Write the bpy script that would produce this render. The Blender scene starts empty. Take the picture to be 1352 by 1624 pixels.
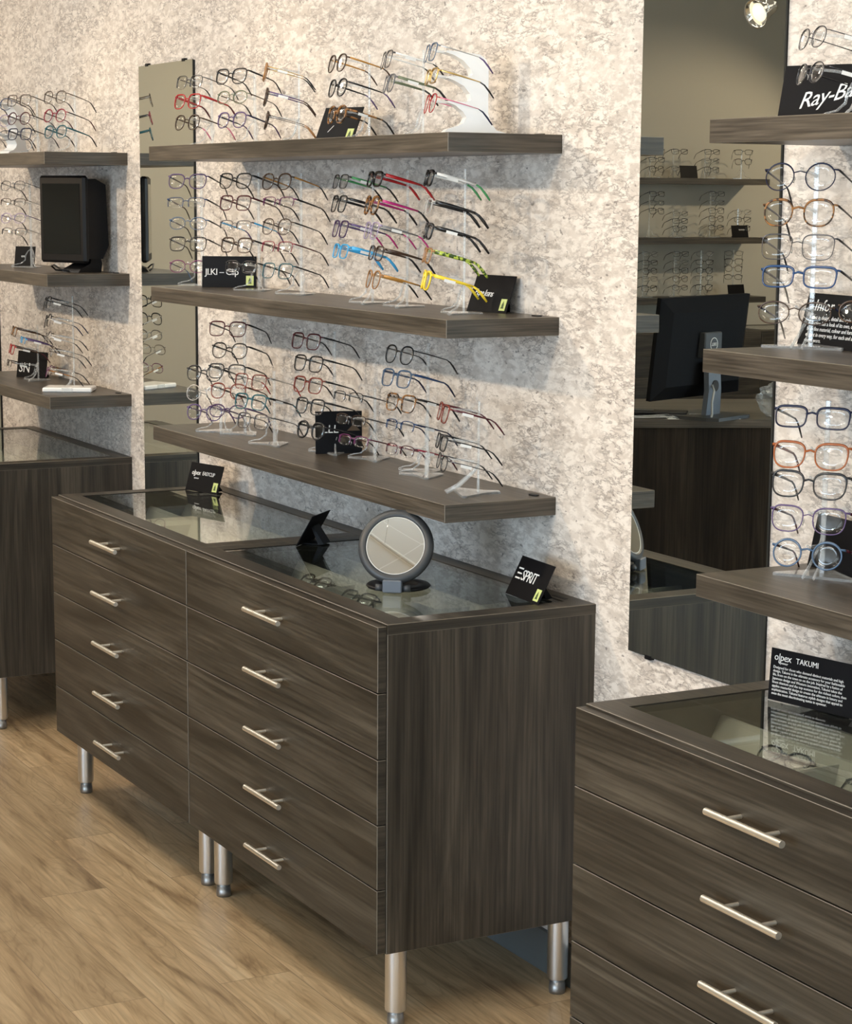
import bpy, bmesh, math, random
from mathutils import Vector, Matrix
random.seed(7)
S = bpy.context.scene
COL = S.collection
R = math.radians
PI = math.pi

# ------------------------------------------------------------------ camera, world, light, exposure
cam_d = bpy.data.cameras.new('camera'); cam = bpy.data.objects.new('camera', cam_d); COL.objects.link(cam)
cr = Vector((0.47425, 0.88036, 0.00733)); cu = Vector((-0.15404, 0.07478, 0.98523)); cf = Vector((-0.86681, 0.46837, -0.17108))
m = Matrix((cr, cu, -cf)).transposed().to_4x4(); m.translation = (3.81779, -2.49203, 1.79954); cam.matrix_world = m
cam_d.sensor_fit = 'HORIZONTAL'; cam_d.sensor_width = 36.0
cam_d.lens = 3313.92 * 36.0 / 1352.0; cam_d.shift_y = 75.4 / 1352.0
cam_d.clip_start = 0.05; cam_d.clip_end = 60
S.camera = cam
S.view_settings.view_transform = 'Standard'; S.view_settings.look = 'None'
S.view_settings.gamma = 1.0; S.view_settings.use_curve_mapping = False
S.view_settings.exposure = 0.07
try:
    S.cycles.use_denoising = True; S.cycles.max_bounces = 12; S.cycles.transparent_max_bounces = 40
    S.cycles.glossy_bounces = 6; S.cycles.sample_clamp_indirect = 6.0; S.cycles.caustics_reflective = False; S.cycles.caustics_refractive = False
except Exception: pass
CEIL = 3.3
XL, XR, YO = -8.29, 7.0, -8.6          # far wall, window wall, opposite wall
TRACK_Y = -2.5
WARM = (1.0, 0.79, 0.55); COOL = (0.60, 0.79, 1.0)
SPOT_W, PANEL_E, DAY_W, DAY2_W, SKY = 100.0, 11.0, 25.0, 310.0, 3.0

w = bpy.data.worlds.new('daylight'); S.world = w; w.use_nodes = True
w.node_tree.nodes['Background'].inputs['Color'].default_value = (0.82, 0.92, 1.0, 1)
w.node_tree.nodes['Background'].inputs['Strength'].default_value = SKY

def area(name, loc, rot, sx, sy, power, color):
    d = bpy.data.lights.new(name, 'AREA'); d.shape = 'RECTANGLE'; d.size = sx; d.size_y = sy; d.energy = power; d.color = color
    o = bpy.data.objects.new(name, d); COL.objects.link(o); o.location = loc; o.rotation_euler = rot
    return o
area('window_daylight', (XR - 0.12, -3.6, 1.65), (R(90), 0, R(90)), 5.6, 2.3, DAY_W, COOL)
area('window_daylight_opposite', (3.6, YO + 0.12, 1.65), (R(90), 0, R(180)), 5.4, 2.3, DAY2_W, COOL)
bpy.data.objects['window_daylight_opposite'].rotation_euler = (R(-90), 0, R(180))
bpy.data.objects['window_daylight'].rotation_euler = (R(-90), 0, R(90))

# ------------------------------------------------------------------ material helpers
def newmat(name):
    mt = bpy.data.materials.new(name); mt.use_nodes = True
    nt = mt.node_tree; nt.nodes.clear()
    out = nt.nodes.new('ShaderNodeOutputMaterial')
    return mt, nt, out
def N(nt, kind, **kw):
    n = nt.nodes.new('ShaderNode' + kind)
    for k, v in kw.items():
        if k in n.inputs: n.inputs[k].default_value = v
        else: setattr(n, k, v)
    return n
def L(nt, a, b): nt.links.new(a, b)
_mats = {}
def plain(name, color, rough=0.5, metal=0.0, spec=0.5, emit=0.0, coat=0.0):
    key = (name,)
    if key in _mats: return _mats[key]
    mt, nt, out = newmat(name)
    b = N(nt, 'BsdfPrincipled'); b.inputs['Base Color'].default_value = (*color, 1)
    b.inputs['Roughness'].default_value = rough; b.inputs['Metallic'].default_value = metal
    b.inputs['Specular IOR Level'].default_value = spec; b.inputs['Coat Weight'].default_value = coat
    # faint procedural wear in the gloss
    no = N(nt, 'TexNoise'); no.inputs['Scale'].default_value = 60; no.inputs['Detail'].default_value = 2
    mr = N(nt, 'MapRange'); mr.inputs['To Min'].default_value = max(0.0, rough - 0.05); mr.inputs['To Max'].default_value = min(1, rough + 0.05)
    L(nt, no.outputs['Fac'], mr.inputs['Value']); L(nt, mr.outputs[0], b.inputs['Roughness'])
    if emit:
        b.inputs['Emission Color'].default_value = (*color, 1); b.inputs['Emission Strength'].default_value = emit
    L(nt, b.outputs[0], out.inputs[0]); _mats[key] = mt
    return mt
def clear(name, tint=(1, 1, 1), ior=1.5, rough=0.0, haze=0.0, hazecol=(0.9, 0.93, 0.95)):
    """Thin clear glass / acrylic: Fresnel mix of see-through and mirror reflection, with a touch of haze."""
    key = (name,)
    if key in _mats: return _mats[key]
    mt, nt, out = newmat(name)
    tr = N(nt, 'BsdfTransparent'); tr.inputs[0].default_value = (*tint, 1)
    gl = N(nt, 'BsdfGlossy'); gl.inputs['Color'].default_value = (1, 1, 1, 1); gl.inputs['Roughness'].default_value = rough
    fr = N(nt, 'Fresnel'); ge = N(nt, 'NewGeometry')     # same reflectance from both faces of the sheet
    mr = N(nt, 'MapRange'); mr.inputs['To Min'].default_value = ior; mr.inputs['To Max'].default_value = 1.0 / ior
    L(nt, ge.outputs['Backfacing'], mr.inputs['Value']); L(nt, mr.outputs[0], fr.inputs['IOR'])
    mx = N(nt, 'MixShader'); L(nt, fr.outputs[0], mx.inputs[0]); L(nt, tr.outputs[0], mx.inputs[1]); L(nt, gl.outputs[0], mx.inputs[2])
    last = mx
    if haze:
        df = N(nt, 'BsdfDiffuse'); df.inputs[0].default_value = (*hazecol, 1)
        m2 = N(nt, 'MixShader'); m2.inputs[0].default_value = haze
        L(nt, mx.outputs[0], m2.inputs[1]); L(nt, df.outputs[0], m2.inputs[2]); last = m2
    L(nt, last.outputs[0], out.inputs[0]); _mats[key] = mt
    return mt
def ramp(nt, fac, stops, interp='LINEAR'):
    r = N(nt, 'ValToRGB'); r.color_ramp.interpolation = interp
    e = r.color_ramp.elements
    while len(e) < len(stops): e.new(0.5)
    for i, (p, c) in enumerate(stops):
        e[i].position = p; e[i].color = (*c, 1) if len(c) == 3 else c
    L(nt, fac, r.inputs[0]); return r
def wood(name, axis, dark, mid, light, rough=0.42, scale=1.0, spec=0.5):
    mt, nt, out = newmat(name)
    tc = N(nt, 'TexCoord'); oi = N(nt, 'ObjectInfo')
    vec = tc.outputs['Object']
    if axis == 'x':          # boards: the banding on the end faces runs along the end
        sp = N(nt, 'SeparateXYZ'); L(nt, vec, sp.inputs[0]); sw = N(nt, 'CombineXYZ'); L(nt, sp.outputs[1], sw.inputs[0]); L(nt, sp.outputs[0], sw.inputs[1]); L(nt, sp.outputs[2], sw.inputs[2])
        sn = N(nt, 'SeparateXYZ'); L(nt, tc.outputs['Normal'], sn.inputs[0]); an = N(nt, 'Math'); an.operation = 'ABSOLUTE'; L(nt, sn.outputs[0], an.inputs[0])
        gt = N(nt, 'Math'); gt.operation = 'GREATER_THAN'; gt.inputs[1].default_value = .8; L(nt, an.outputs[0], gt.inputs[0])
        mxv = N(nt, 'MixRGB'); L(nt, gt.outputs[0], mxv.inputs[0]); L(nt, vec, mxv.inputs[1]); L(nt, sw.outputs[0], mxv.inputs[2]); vec = mxv.outputs[0]
    off = N(nt, 'VectorMath'); off.operation = 'SCALE'; off.inputs[0].default_value = (7.3, 11.1, 5.7); L(nt, oi.outputs['Random'], off.inputs['Scale'])
    ad = N(nt, 'VectorMath'); L(nt, vec, ad.inputs[0]); L(nt, off.outputs[0], ad.inputs[1])
    s = [9.0 * scale] * 3; s['xyz'.index(axis)] = 0.75 * scale
    mp = N(nt, 'Mapping'); mp.inputs['Scale'].default_value = s; L(nt, ad.outputs[0], mp.inputs[0])
    n1 = N(nt, 'TexNoise'); n1.inputs['Scale'].default_value = 1.3; n1.inputs['Detail'].default_value = 7; n1.inputs['Roughness'].default_value = 0.60; n1.inputs['Distortion'].default_value = 1.5
    L(nt, mp.outputs[0], n1.inputs['Vector'])
    r1 = ramp(nt, n1.outputs['Fac'], [(0.32, dark), (0.50, mid), (0.70, light)])
    s2 = [95.0 * scale] * 3; s2['xyz'.index(axis)] = 2.2 * scale
    mp2 = N(nt, 'Mapping'); mp2.inputs['Scale'].default_value = s2; L(nt, ad.outputs[0], mp2.inputs[0])
    n2 = N(nt, 'TexNoise'); n2.inputs['Scale'].default_value = 1.6; n2.inputs['Detail'].default_value = 3; L(nt, mp2.outputs[0], n2.inputs['Vector'])
    r2 = ramp(nt, n2.outputs['Fac'], [(0.32, (0.50, 0.50, 0.50)), (0.64, (1.22, 1.22, 1.22))])
    mul = N(nt, 'MixRGB'); mul.blend_type = 'MULTIPLY'; mul.inputs[0].default_value = 1.0
    L(nt, r1.outputs[0], mul.inputs[1]); L(nt, r2.outputs[0], mul.inputs[2])
    b = N(nt, 'BsdfPrincipled'); b.inputs['Roughness'].default_value = rough; b.inputs['Specular IOR Level'].default_value = spec; L(nt, mul.outputs[0], b.inputs['Base Color'])
    bp = N(nt, 'Bump'); bp.inputs['Strength'].default_value = 0.08; bp.inputs['Distance'].default_value = 0.001; L(nt, n2.outputs['Fac'], bp.inputs['Height']); L(nt, bp.outputs[0], b.inputs['Normal'])
    L(nt, b.outputs[0], out.inputs[0]); return mt

DK, MD, LT = (0.0215, 0.0175, 0.0125), (0.045, 0.037, 0.027), (0.088, 0.073, 0.054)
WOODX = wood('dark_walnut_laminate_lengthwise', 'x', DK, MD, LT)
WOODZ = wood('dark_walnut_laminate_upright', 'z', DK, MD, LT)
DESKW = wood('shaded_walnut_desk_laminate', 'z', (0.010, 0.007, 0.005), (0.020, 0.014, 0.010), (0.034, 0.026, 0.019), rough=0.55, spec=0.15)  # cabinet walnut darkened: the shade on the desk is put into its colour
WOODY = wood('dark_walnut_laminate_crosswise', 'y', DK, MD, LT)
SHX = wood('lit_walnut_shelf_laminate', 'x', (0.048, 0.039, 0.029), (0.078, 0.064, 0.049), (0.115, 0.095, 0.074), rough=0.36, scale=1.5)  # cabinet walnut again, paler: light falling on the shelves is painted in
EDGE = plain('light_edge_band', (0.17, 0.145, 0.112), 0.5)

def wallpaper():
    mt, nt, out = newmat('mottled_plaster_wallpaper')
    tc = N(nt, 'TexCoord')
    def noise(scale, sx, sz, detail, rough, dist, seed):
        mp = N(nt, 'Mapping'); mp.inputs['Scale'].default_value = (sx, 1, sz); mp.inputs['Location'].default_value = (seed, seed * 2, seed * 3)
        L(nt, tc.outputs['Object'], mp.inputs[0])
        n = N(nt, 'TexNoise'); n.inputs['Scale'].default_value = scale; n.inputs['Detail'].default_value = detail
        n.inputs['Roughness'].default_value = rough; n.inputs['Distortion'].default_value = dist
        L(nt, mp.outputs[0], n.inputs['Vector']); return n
    def mix(fac, a, col):
        mx = N(nt, 'MixRGB'); L(nt, fac, mx.inputs[0]); L(nt, a, mx.inputs[1]); mx.inputs[2].default_value = (*col, 1); return mx.outputs[0]
    big = noise(9.0, 0.6, 1.0, 8, 0.66, 0.4, 1.0)
    base = ramp(nt, big.outputs['Fac'], [(0.34, (0.54, 0.48, 0.43)), (0.47, (0.61, 0.55, 0.495)), (0.60, (0.67, 0.61, 0.555))])
    pale = noise(46, 0.46, 1.0, 6, 0.68, 0.35, 9.0)
    rp = ramp(nt, pale.outputs['Fac'], [(0.45, (0, 0, 0)), (0.56, (0.8, 0.8, 0.8))])
    c = mix(rp.outputs[0], base.outputs[0], (0.83, 0.775, 0.715))
    blot = noise(52, 0.46, 1.0, 6, 0.66, 0.35, 4.0)
    rb = ramp(nt, blot.outputs['Fac'], [(0.55, (0, 0, 0)), (0.64, (0.7, 0.7, 0.7))])
    c = mix(rb.outputs[0], c, (0.45, 0.40, 0.36))
    crk = noise(34, 0.42, 1.25, 6, 0.64, 0.3, 7.0)
    sub = N(nt, 'Math'); sub.operation = 'SUBTRACT'; sub.inputs[1].default_value = 0.5; L(nt, crk.outputs['Fac'], sub.inputs[0])
    ab = N(nt, 'Math'); ab.operation = 'ABSOLUTE'; L(nt, sub.outputs[0], ab.inputs[0])
    rc = ramp(nt, ab.outputs[0], [(0.0, (1, 1, 1)), (0.040, (0, 0, 0))])
    msk = noise(9, 0.6, 1.0, 4, 0.6, 0, 12.0); rm = ramp(nt, msk.outputs['Fac'], [(0.40, (0, 0, 0)), (0.56, (0.9, 0.9, 0.9))])
    mm = N(nt, 'MixRGB'); mm.blend_type = 'MULTIPLY'; mm.inputs[0].default_value = 1; L(nt, rc.outputs[0], mm.inputs[1]); L(nt, rm.outputs[0], mm.inputs[2])
    c = mix(mm.outputs[0], c, (0.29, 0.255, 0.23))
    spk = noise(64, 0.6, 1.0, 3, 0.55, 0.3, 3.0)
    rs = ramp(nt, spk.outputs['Fac'], [(0.64, (0, 0, 0)), (0.70, (0.8, 0.8, 0.8))])
    c = mix(rs.outputs[0], c, (0.19, 0.165, 0.15))
    b = N(nt, 'BsdfPrincipled'); b.inputs['Roughness'].default_value = 0.62; b.inputs['Specular IOR Level'].default_value = 0.3
    L(nt, c, b.inputs['Base Color']); L(nt, b.outputs[0], out.inputs[0]); return mt

def floor_mat():
    mt, nt, out = newmat('light_oak_vinyl_plank')
    tc = N(nt, 'TexCoord')
    br = N(nt, 'TexBrick'); br.inputs['Scale'].default_value = 1.0; br.inputs['Brick Width'].default_value = 1.22; br.inputs['Row Height'].default_value = 0.18
    br.inputs['Mortar Size'].default_value = 0.0011; br.inputs['Mortar Smooth'].default_value = 0.3; br.offset = 0.37; br.squash = 1.0
    br.inputs['Color1'].default_value = (0, 0, 0, 1); br.inputs['Color2'].default_value = (1, 1, 1, 1); br.inputs['Mortar'].default_value = (0.5, 0.5, 0.5, 1)
    L(nt, tc.outputs['Object'], br.inputs['Vector'])
    sep = N(nt, 'Math'); sep.operation = 'MULTIPLY'; sep.inputs[1].default_value = 23.0; L(nt, br.outputs['Color'], sep.inputs[0])
    mp = N(nt, 'Mapping'); mp.inputs['Scale'].default_value = (1.1, 9.0, 1.0); L(nt, tc.outputs['Object'], mp.inputs[0])
    n1 = N(nt, 'TexNoise'); n1.noise_dimensions = '4D'; n1.inputs['Scale'].default_value = 1.5; n1.inputs['Detail'].default_value = 6; n1.inputs['Roughness'].default_value = 0.6; n1.inputs['Distortion'].default_value = 1.6
    L(nt, mp.outputs[0], n1.inputs['Vector']); L(nt, sep.outputs[0], n1.inputs['W'])
    r1 = ramp(nt, n1.outputs['Fac'], [(0.30, (0.27, 0.17, 0.088)), (0.44, (0.50, 0.345, 0.19)), (0.58, (0.63, 0.455, 0.265)), (0.76, (0.70, 0.54, 0.34))])
    mp2 = N(nt, 'Mapping'); mp2.inputs['Scale'].default_value = (2.5, 80.0, 1.0); L(nt, tc.outputs['Object'], mp2.inputs[0])
    n2 = N(nt, 'TexNoise'); n2.noise_dimensions = '4D'; n2.inputs['Scale'].default_value = 1.5; n2.inputs['Detail'].default_value = 3; L(nt, mp2.outputs[0], n2.inputs['Vector']); L(nt, sep.outputs[0], n2.inputs['W'])
    r2 = ramp(nt, n2.outputs['Fac'], [(0.3, (0.82, 0.80, 0.78)), (0.6, (1.06, 1.06, 1.06))])
    mul = N(nt, 'MixRGB'); mul.blend_type = 'MULTIPLY'; mul.inputs[0].default_value = 1; L(nt, r1.outputs[0], mul.inputs[1]); L(nt, r2.outputs[0], mul.inputs[2])
    # ring figure: thin dark contour lines in some planks
    mp3 = N(nt, 'Mapping'); mp3.inputs['Scale'].default_value = (0.7, 4.6, 1.0); L(nt, tc.outputs['Object'], mp3.inputs[0])
    n3 = N(nt, 'TexNoise'); n3.noise_dimensions = '4D'; n3.inputs['Scale'].default_value = 1.2; n3.inputs['Detail'].default_value = 2; n3.inputs['Distortion'].default_value = 0.8; L(nt, mp3.outputs[0], n3.inputs['Vector']); L(nt, sep.outputs[0], n3.inputs['W'])
    k = N(nt, 'Math'); k.operation = 'MULTIPLY'; k.inputs[1].default_value = 26; L(nt, n3.outputs['Fac'], k.inputs[0])
    fr = N(nt, 'Math'); fr.operation = 'FRACT'; L(nt, k.outputs[0], fr.inputs[0])
    r3 = ramp(nt, fr.outputs[0], [(0.0, (0.70, 0.66, 0.62)), (0.16, (1, 1, 1)), (0.85, (1, 1, 1)), (1.0, (0.80, 0.77, 0.74))])
    m3 = N(nt, 'MixRGB'); m3.blend_type = 'MULTIPLY'; m3.inputs[0].default_value = 0.55; L(nt, mul.outputs[0], m3.inputs[1]); L(nt, r3.outputs[0], m3.inputs[2])
    pv = N(nt, 'HueSaturation'); L(nt, m3.outputs[0], pv.inputs['Color'])
    vr = N(nt, 'MapRange'); vr.inputs['To Min'].default_value = 0.86; vr.inputs['To Max'].default_value = 1.10; L(nt, br.outputs['Color'], vr.inputs['Value']); L(nt, vr.outputs[0], pv.inputs['Value'])
    mx = N(nt, 'MixRGB'); L(nt, br.outputs['Fac'], mx.inputs[0]); L(nt, pv.outputs[0], mx.inputs[1]); mx.inputs[2].default_value = (0.30, 0.205, 0.12, 1)
    b = N(nt, 'BsdfPrincipled'); b.inputs['Roughness'].default_value = 0.45; L(nt, mx.outputs[0], b.inputs['Base Color'])
    L(nt, b.outputs[0], out.inputs[0]); return mt

def ceiling_mat():
    mt, nt, out = newmat('ceiling_tile_grid')
    tc = N(nt, 'TexCoord'); br = N(nt, 'TexBrick'); br.offset = 0.0
    br.inputs['Brick Width'].default_value = 1.22; br.inputs['Row Height'].default_value = 0.61; br.inputs['Scale'].default_value = 1.0; br.inputs['Mortar Size'].default_value = 0.012
    br.inputs['Color1'].default_value = (0.72, 0.71, 0.68, 1); br.inputs['Color2'].default_value = (0.70, 0.69, 0.66, 1); br.inputs['Mortar'].default_value = (0.86, 0.86, 0.85, 1)
    L(nt, tc.outputs['Object'], br.inputs['Vector'])
    b = N(nt, 'BsdfPrincipled'); b.inputs['Roughness'].default_value = 0.9; L(nt, br.outputs['Color'], b.inputs['Base Color']); L(nt, b.outputs[0], out.inputs[0]); return mt

WALLP = wallpaper(); FLOOR = floor_mat(); CEILM = ceiling_mat()
PAINT = plain('beige_wall_paint', (0.52, 0.49, 0.42), 0.8, spec=0.2)
PAINT2 = plain('off_white_wall_paint', (0.62, 0.60, 0.55), 0.8, spec=0.2)
BASEB = plain('grey_vinyl_baseboard', (0.10, 0.11, 0.11), 0.5)
STEEL = plain('brushed_steel', (0.78, 0.79, 0.80), 0.30, 1.0)
NICKEL = plain('satin_nickel', (0.95, 0.90, 0.80), 0.42, 1.0)
CHROME = plain('polished_chrome', (0.85, 0.84, 0.82), 0.08, 1.0)
FOOT = plain('dark_levelling_foot', (0.34, 0.33, 0.32), 0.4, 0.9)
BLACK = plain('matte_black_card', (0.0045, 0.0045, 0.006), 0.5, spec=0.15)
BLACKP = plain('black_plastic', (0.006, 0.006, 0.007), 0.42, spec=0.25)
GREYP = plain('charcoal_plastic', (0.040, 0.044, 0.049), 0.42)
SLATE = plain('slate_grey_plastic', (0.12, 0.14, 0.17), 0.4)
WHITE = plain('white_ink', (0.85, 0.85, 0.84), 0.6)
WACR = plain('white_acrylic', (0.95, 0.95, 0.94), 0.18)
TAG = plain('white_price_tag_paper', (0.85, 0.85, 0.83), 0.6)
STICK = plain('lime_sticker', (0.62, 0.70, 0.26), 0.5)
STICKD = plain('dark_sticker_print', (0.06, 0.10, 0.03), 0.5)
LINER = plain('grey_display_liner', (0.25, 0.245, 0.22), 0.8)
DIVID = plain('beige_display_divider', (0.46, 0.43, 0.38), 0.75)
DARKIN = plain('dark_cabinet_interior', (0.02, 0.018, 0.016), 0.7)
GLASS = clear('clear_glass_top', (0.93, 0.97, 0.95), 1.6)
LENS = clear('spectacle_lens', (0.985, 0.985, 0.985), 1.55)
ACRY = clear('clear_acrylic', (0.97, 0.98, 0.98), 1.6, 0.03, 0.20)
MEDGE = plain('dark_glass_edge', (0.020, 0.024, 0.021), 0.3)
WINDG = clear('window_glass', (0.97, 0.99, 0.98), 1.3)
BAG = clear('clear_plastic_bag', (0.93, 0.93, 0.92), 1.5, 0.12, 0.18)
def mirror_mat():
    mt, nt, out = newmat('silvered_mirror')
    g = N(nt, 'BsdfGlossy'); g.inputs['Roughness'].default_value = 0.0; g.inputs['Color'].default_value = (0.80, 0.835, 0.80, 1)
    L(nt, g.outputs[0], out.inputs[0]); return mt
MIRR = mirror_mat()
def mirror2_mat():
    mt, nt, out = newmat('bright_hand_mirror_glass')
    g = N(nt, 'BsdfGlossy'); g.inputs['Roughness'].default_value = 0.0; g.inputs['Color'].default_value = (0.93, 0.93, 0.91, 1)
    L(nt, g.outputs[0], out.inputs[0]); return mt
MIRR2 = mirror2_mat()

# ------------------------------------------------------------------ mesh helpers
class MB:
    def __init__(s): s.bm = bmesh.new()
    def box(s, x0, x1, y0, y1, z0, z1, bev=0.0):
        v = [s.bm.verts.new(p) for p in ((x0,y0,z0),(x1,y0,z0),(x1,y1,z0),(x0,y1,z0),(x0,y0,z1),(x1,y0,z1),(x1,y1,z1),(x0,y1,z1))]
        fs = [s.bm.faces.new([v[i] for i in q]) for q in ((3,2,1,0),(4,5,6,7),(0,1,5,4),(1,2,6,5),(2,3,7,6),(3,0,4,7))]
        if bev:
            es = list({e for f in fs for e in f.edges}); bmesh.ops.bevel(s.bm, geom=es, offset=bev, segments=1, affect='EDGES', profile=0.7, material=1)
        return s
    def loft(s, rings, closed=False, caps=True):
        vs = [[s.bm.verts.new(p) for p in r] for r in rings]; n = len(vs[0])
        seq = list(zip(vs, vs[1:])) + ([(vs[-1], vs[0])] if closed else [])
        for a, b in seq:
            for i in range(n): s.bm.faces.new((a[i], a[(i+1) % n], b[(i+1) % n], b[i]))
        if caps and not closed:
            s.bm.faces.new(list(reversed(vs[0]))); s.bm.faces.new(vs[-1])
        return s
    def tube(s, pts, r, seg=6, closed=False, r2=None, up=(0, 0, 1), caps=True):
        """Sweep an ellipse (r across, r2 along up) down a polyline; r and r2 may be lists."""
        pts = [Vector(p) for p in pts]; n = len(pts)
        rr = r if isinstance(r, (list, tuple)) else [r] * n
        r2 = rr if r2 is None else (r2 if isinstance(r2, (list, tuple)) else [r2] * n)
        rings = []
        for i, p in enumerate(pts):
            a = pts[(i - 1) % n] if (closed or i > 0) else p; b = pts[(i + 1) % n] if (closed or i < n - 1) else p
            t = (b - a).normalized(); U = Vector(up)
            if abs(t.dot(U)) > 0.97: U = Vector((1, 0, 0)) if abs(t.x) < 0.9 else Vector((0, 1, 0))
            sd = t.cross(U).normalized(); u2 = sd.cross(t).normalized()
            rings.append([p + sd * (math.cos(2*PI*k/seg) * rr[i]) + u2 * (math.sin(2*PI*k/seg) * r2[i]) for k in range(seg)])
        return s.loft(rings, closed, caps)
    def cyl(s, c, r, z0, z1, seg=20, r1=None):
        r1 = r if r1 is None else r1
        return s.loft([[(c[0]+r*math.cos(2*PI*k/seg), c[1]+r*math.sin(2*PI*k/seg), z0) for k in range(seg)],
                       [(c[0]+r1*math.cos(2*PI*k/seg), c[1]+r1*math.sin(2*PI*k/seg), z1) for k in range(seg)]])
    def lathe(s, prof, seg=28):
        """Revolve (r, z) profile about local Z; end radii must be > 0."""
        return s.loft([[(r*math.cos(2*PI*k/seg), r*math.sin(2*PI*k/seg), z) for k in range(seg)] for r, z in prof])
    def prism(s, poly, a0, a1, axis='x'):
        f = (lambda p, a: (a, p[0], p[1])) if axis == 'x' else ((lambda p, a: (p[0], a, p[1])) if axis == 'y' else (lambda p, a: (p[0], p[1], a)))
        return s.loft([[f(p, a0) for p in poly], [f(p, a1) for p in poly]])
    def xf(s, M): bmesh.ops.transform(s.bm, matrix=M, verts=s.bm.verts); return s
    def build(s, name, mat, parent=None, smooth=False, loc=None):
        bmesh.ops.recalc_face_normals(s.bm, faces=s.bm.faces)
        me = bpy.data.meshes.new(name); s.bm.to_mesh(me); s.bm.free()
        for mm in (mat if isinstance(mat, list) else [mat]): me.materials.append(mm)
        if smooth: me.polygons.foreach_set('use_smooth', [True] * len(me.polygons))
        o = bpy.data.objects.new(name, me); COL.objects.link(o)
        if parent: o.parent = parent
        if loc: o.location = loc
        return o
def tag(o, label=None, cat=None, group=None, kind=None):
    if label: o['label'] = label
    if cat: o['category'] = cat
    if group: o['group'] = group
    if kind: o['kind'] = kind
    return o
def thing(name, label, cat, loc=(0, 0, 0), rot=(0, 0, 0), group=None):
    o = bpy.data.objects.new(name, None); COL.objects.link(o); o.empty_display_size = 0.05
    o.location = loc; o.rotation_euler = rot; return tag(o, label, cat, group)
def text(name, s, size, mat, parent, loc, rot=(R(90), 0, 0), shear=0.0, ext=0.00025, align='LEFT', spacing=1.0, line=1.0, sx=1.0):
    c = bpy.data.curves.new(name, 'FONT'); c.body = s; c.size = size; c.extrude = ext; c.shear = shear; c.align_x = align
    c.space_character = spacing; c.space_line = line; c.resolution_u = 2
    c.materials.append(mat); tmp = bpy.data.objects.new(name, c); me = bpy.data.meshes.new_from_object(tmp); bpy.data.objects.remove(tmp)
    o = bpy.data.objects.new(name, me); COL.objects.link(o); o.parent = parent; o.location = loc; o.rotation_euler = rot; o.scale = (sx, 1, 1)
    return o
def st(name, mb, mat): return tag(mb.build(name, mat), kind='structure')

# ------------------------------------------------------------------ the room
st('floor', MB().box(XL - .1, XR + .1, YO - .1, .1, -.06, 0), FLOOR)
st('ceiling', MB().box(XL - .1, XR + .1, YO - .1, .1, CEIL, CEIL + .06), CEILM)
st('wall_back', MB().box(XL - .1, XR + .1, 0, .1, 0, CEIL), WALLP)
st('wall_far', MB().box(XL - .1, XL, YO, 0, 0, CEIL), PAINT)
b = MB().box(XL, 0.7, YO - .1, YO, 0, CEIL); b.box(0.7, XR, YO - .1, YO, 0, .45); b.box(0.7, XR, YO - .1, YO, 2.75, CEIL); b.box(6.5, XR, YO - .1, YO, .45, 2.75)
st('wall_opposite', b, PAINT2)
b = MB().box(XR, XR + .1, YO, -6.6, 0, CEIL); b.box(XR, XR + .1, -.6, 0, 0, CEIL); b.box(XR, XR + .1, -6.6, -.6, 0, .45); b.box(XR, XR + .1, -6.6, -.6, 2.75, CEIL)
st('wall_window_side', b, PAINT2)
def window_wall(name, along, a0, a1, fixed, n):
    fr = MB()
    def bar(u0, u1, z0, z1):
        (fr.box(u0, u1, fixed + .02, fixed + .08, z0, z1) if along == 'x' else fr.box(fixed + .02, fixed + .08, u0, u1, z0, z1))
    bar(a0, a1, .45, .51); bar(a0, a1, 2.69, 2.75)
    for k in range(n + 1):
        u = a0 + (a1 - a0 - .06) * k / n; bar(u, u + .06, .51, 2.69)
    o = st(name, fr, plain('black_window_frame', (0.03, 0.03, 0.03), 0.4))
    for k in range(n):
        u0 = a0 + (a1 - a0 - .06) * k / n + .06; u1 = a0 + (a1 - a0 - .06) * (k + 1) / n
        p = MB()
        (p.box(u0, u1, fixed + .045, fixed + .051, .51, 2.69) if along == 'x' else p.box(fixed + .045, fixed + .051, u0, u1, .51, 2.69))
        p.build('pane', WINDG, o)
window_wall('window_1', 'y', -6.6, -.6, XR, 4)
window_wall('window_2', 'x', .7, 6.5, YO - .1, 4)
st('baseboard_back', MB().box(XL, XR, -.012, 0, 0, .1), BASEB)
st('baseboard_far', MB().box(XL, XL + .012, YO, -.012, 0, .1), BASEB)

# ceiling troffers
EMIT = plain('led_diffuser', (1.0, 0.92, 0.80), 0.5, emit=PANEL_E); EMIT2 = plain('led_diffuser_dimmed', (1.0, 0.92, 0.80), 0.5, emit=PANEL_E * .12)
for i, (x, y) in enumerate([(-5.5, -1.52), (-3.05, -1.52), (-0.61, -1.52), (1.83, -1.52), (-3.05, -3.96), (-0.61, -3.96), (1.83, -3.96), (-3.05, -6.4), (-0.61, -6.4)]):
    t = thing('ceiling_light_panel', ['first', 'second', 'third', 'fourth', 'fifth', 'sixth', 'seventh', 'eighth', 'ninth'][i] + ' lit rectangular ceiling panel counted from the far wall, ' + ('row over the wall shelves' if i < 4 else 'rows out in the room'), 'ceiling light', (x, y, CEIL), group='recessed ceiling light panels')
    b = MB(); 
    for q in ((-.61, .61, -.305, -.28), (-.61, .61, .28, .305), (-.61, -.585, -.28, .28), (.585, .61, -.28, .28)): b.box(*q, -.02, 0)
    b.build('trim_frame', WACR, t); MB().box(-.585, .585, -.28, .28, -.012, -.004).build('diffuser', EMIT if i < 4 else EMIT2, t)

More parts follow.
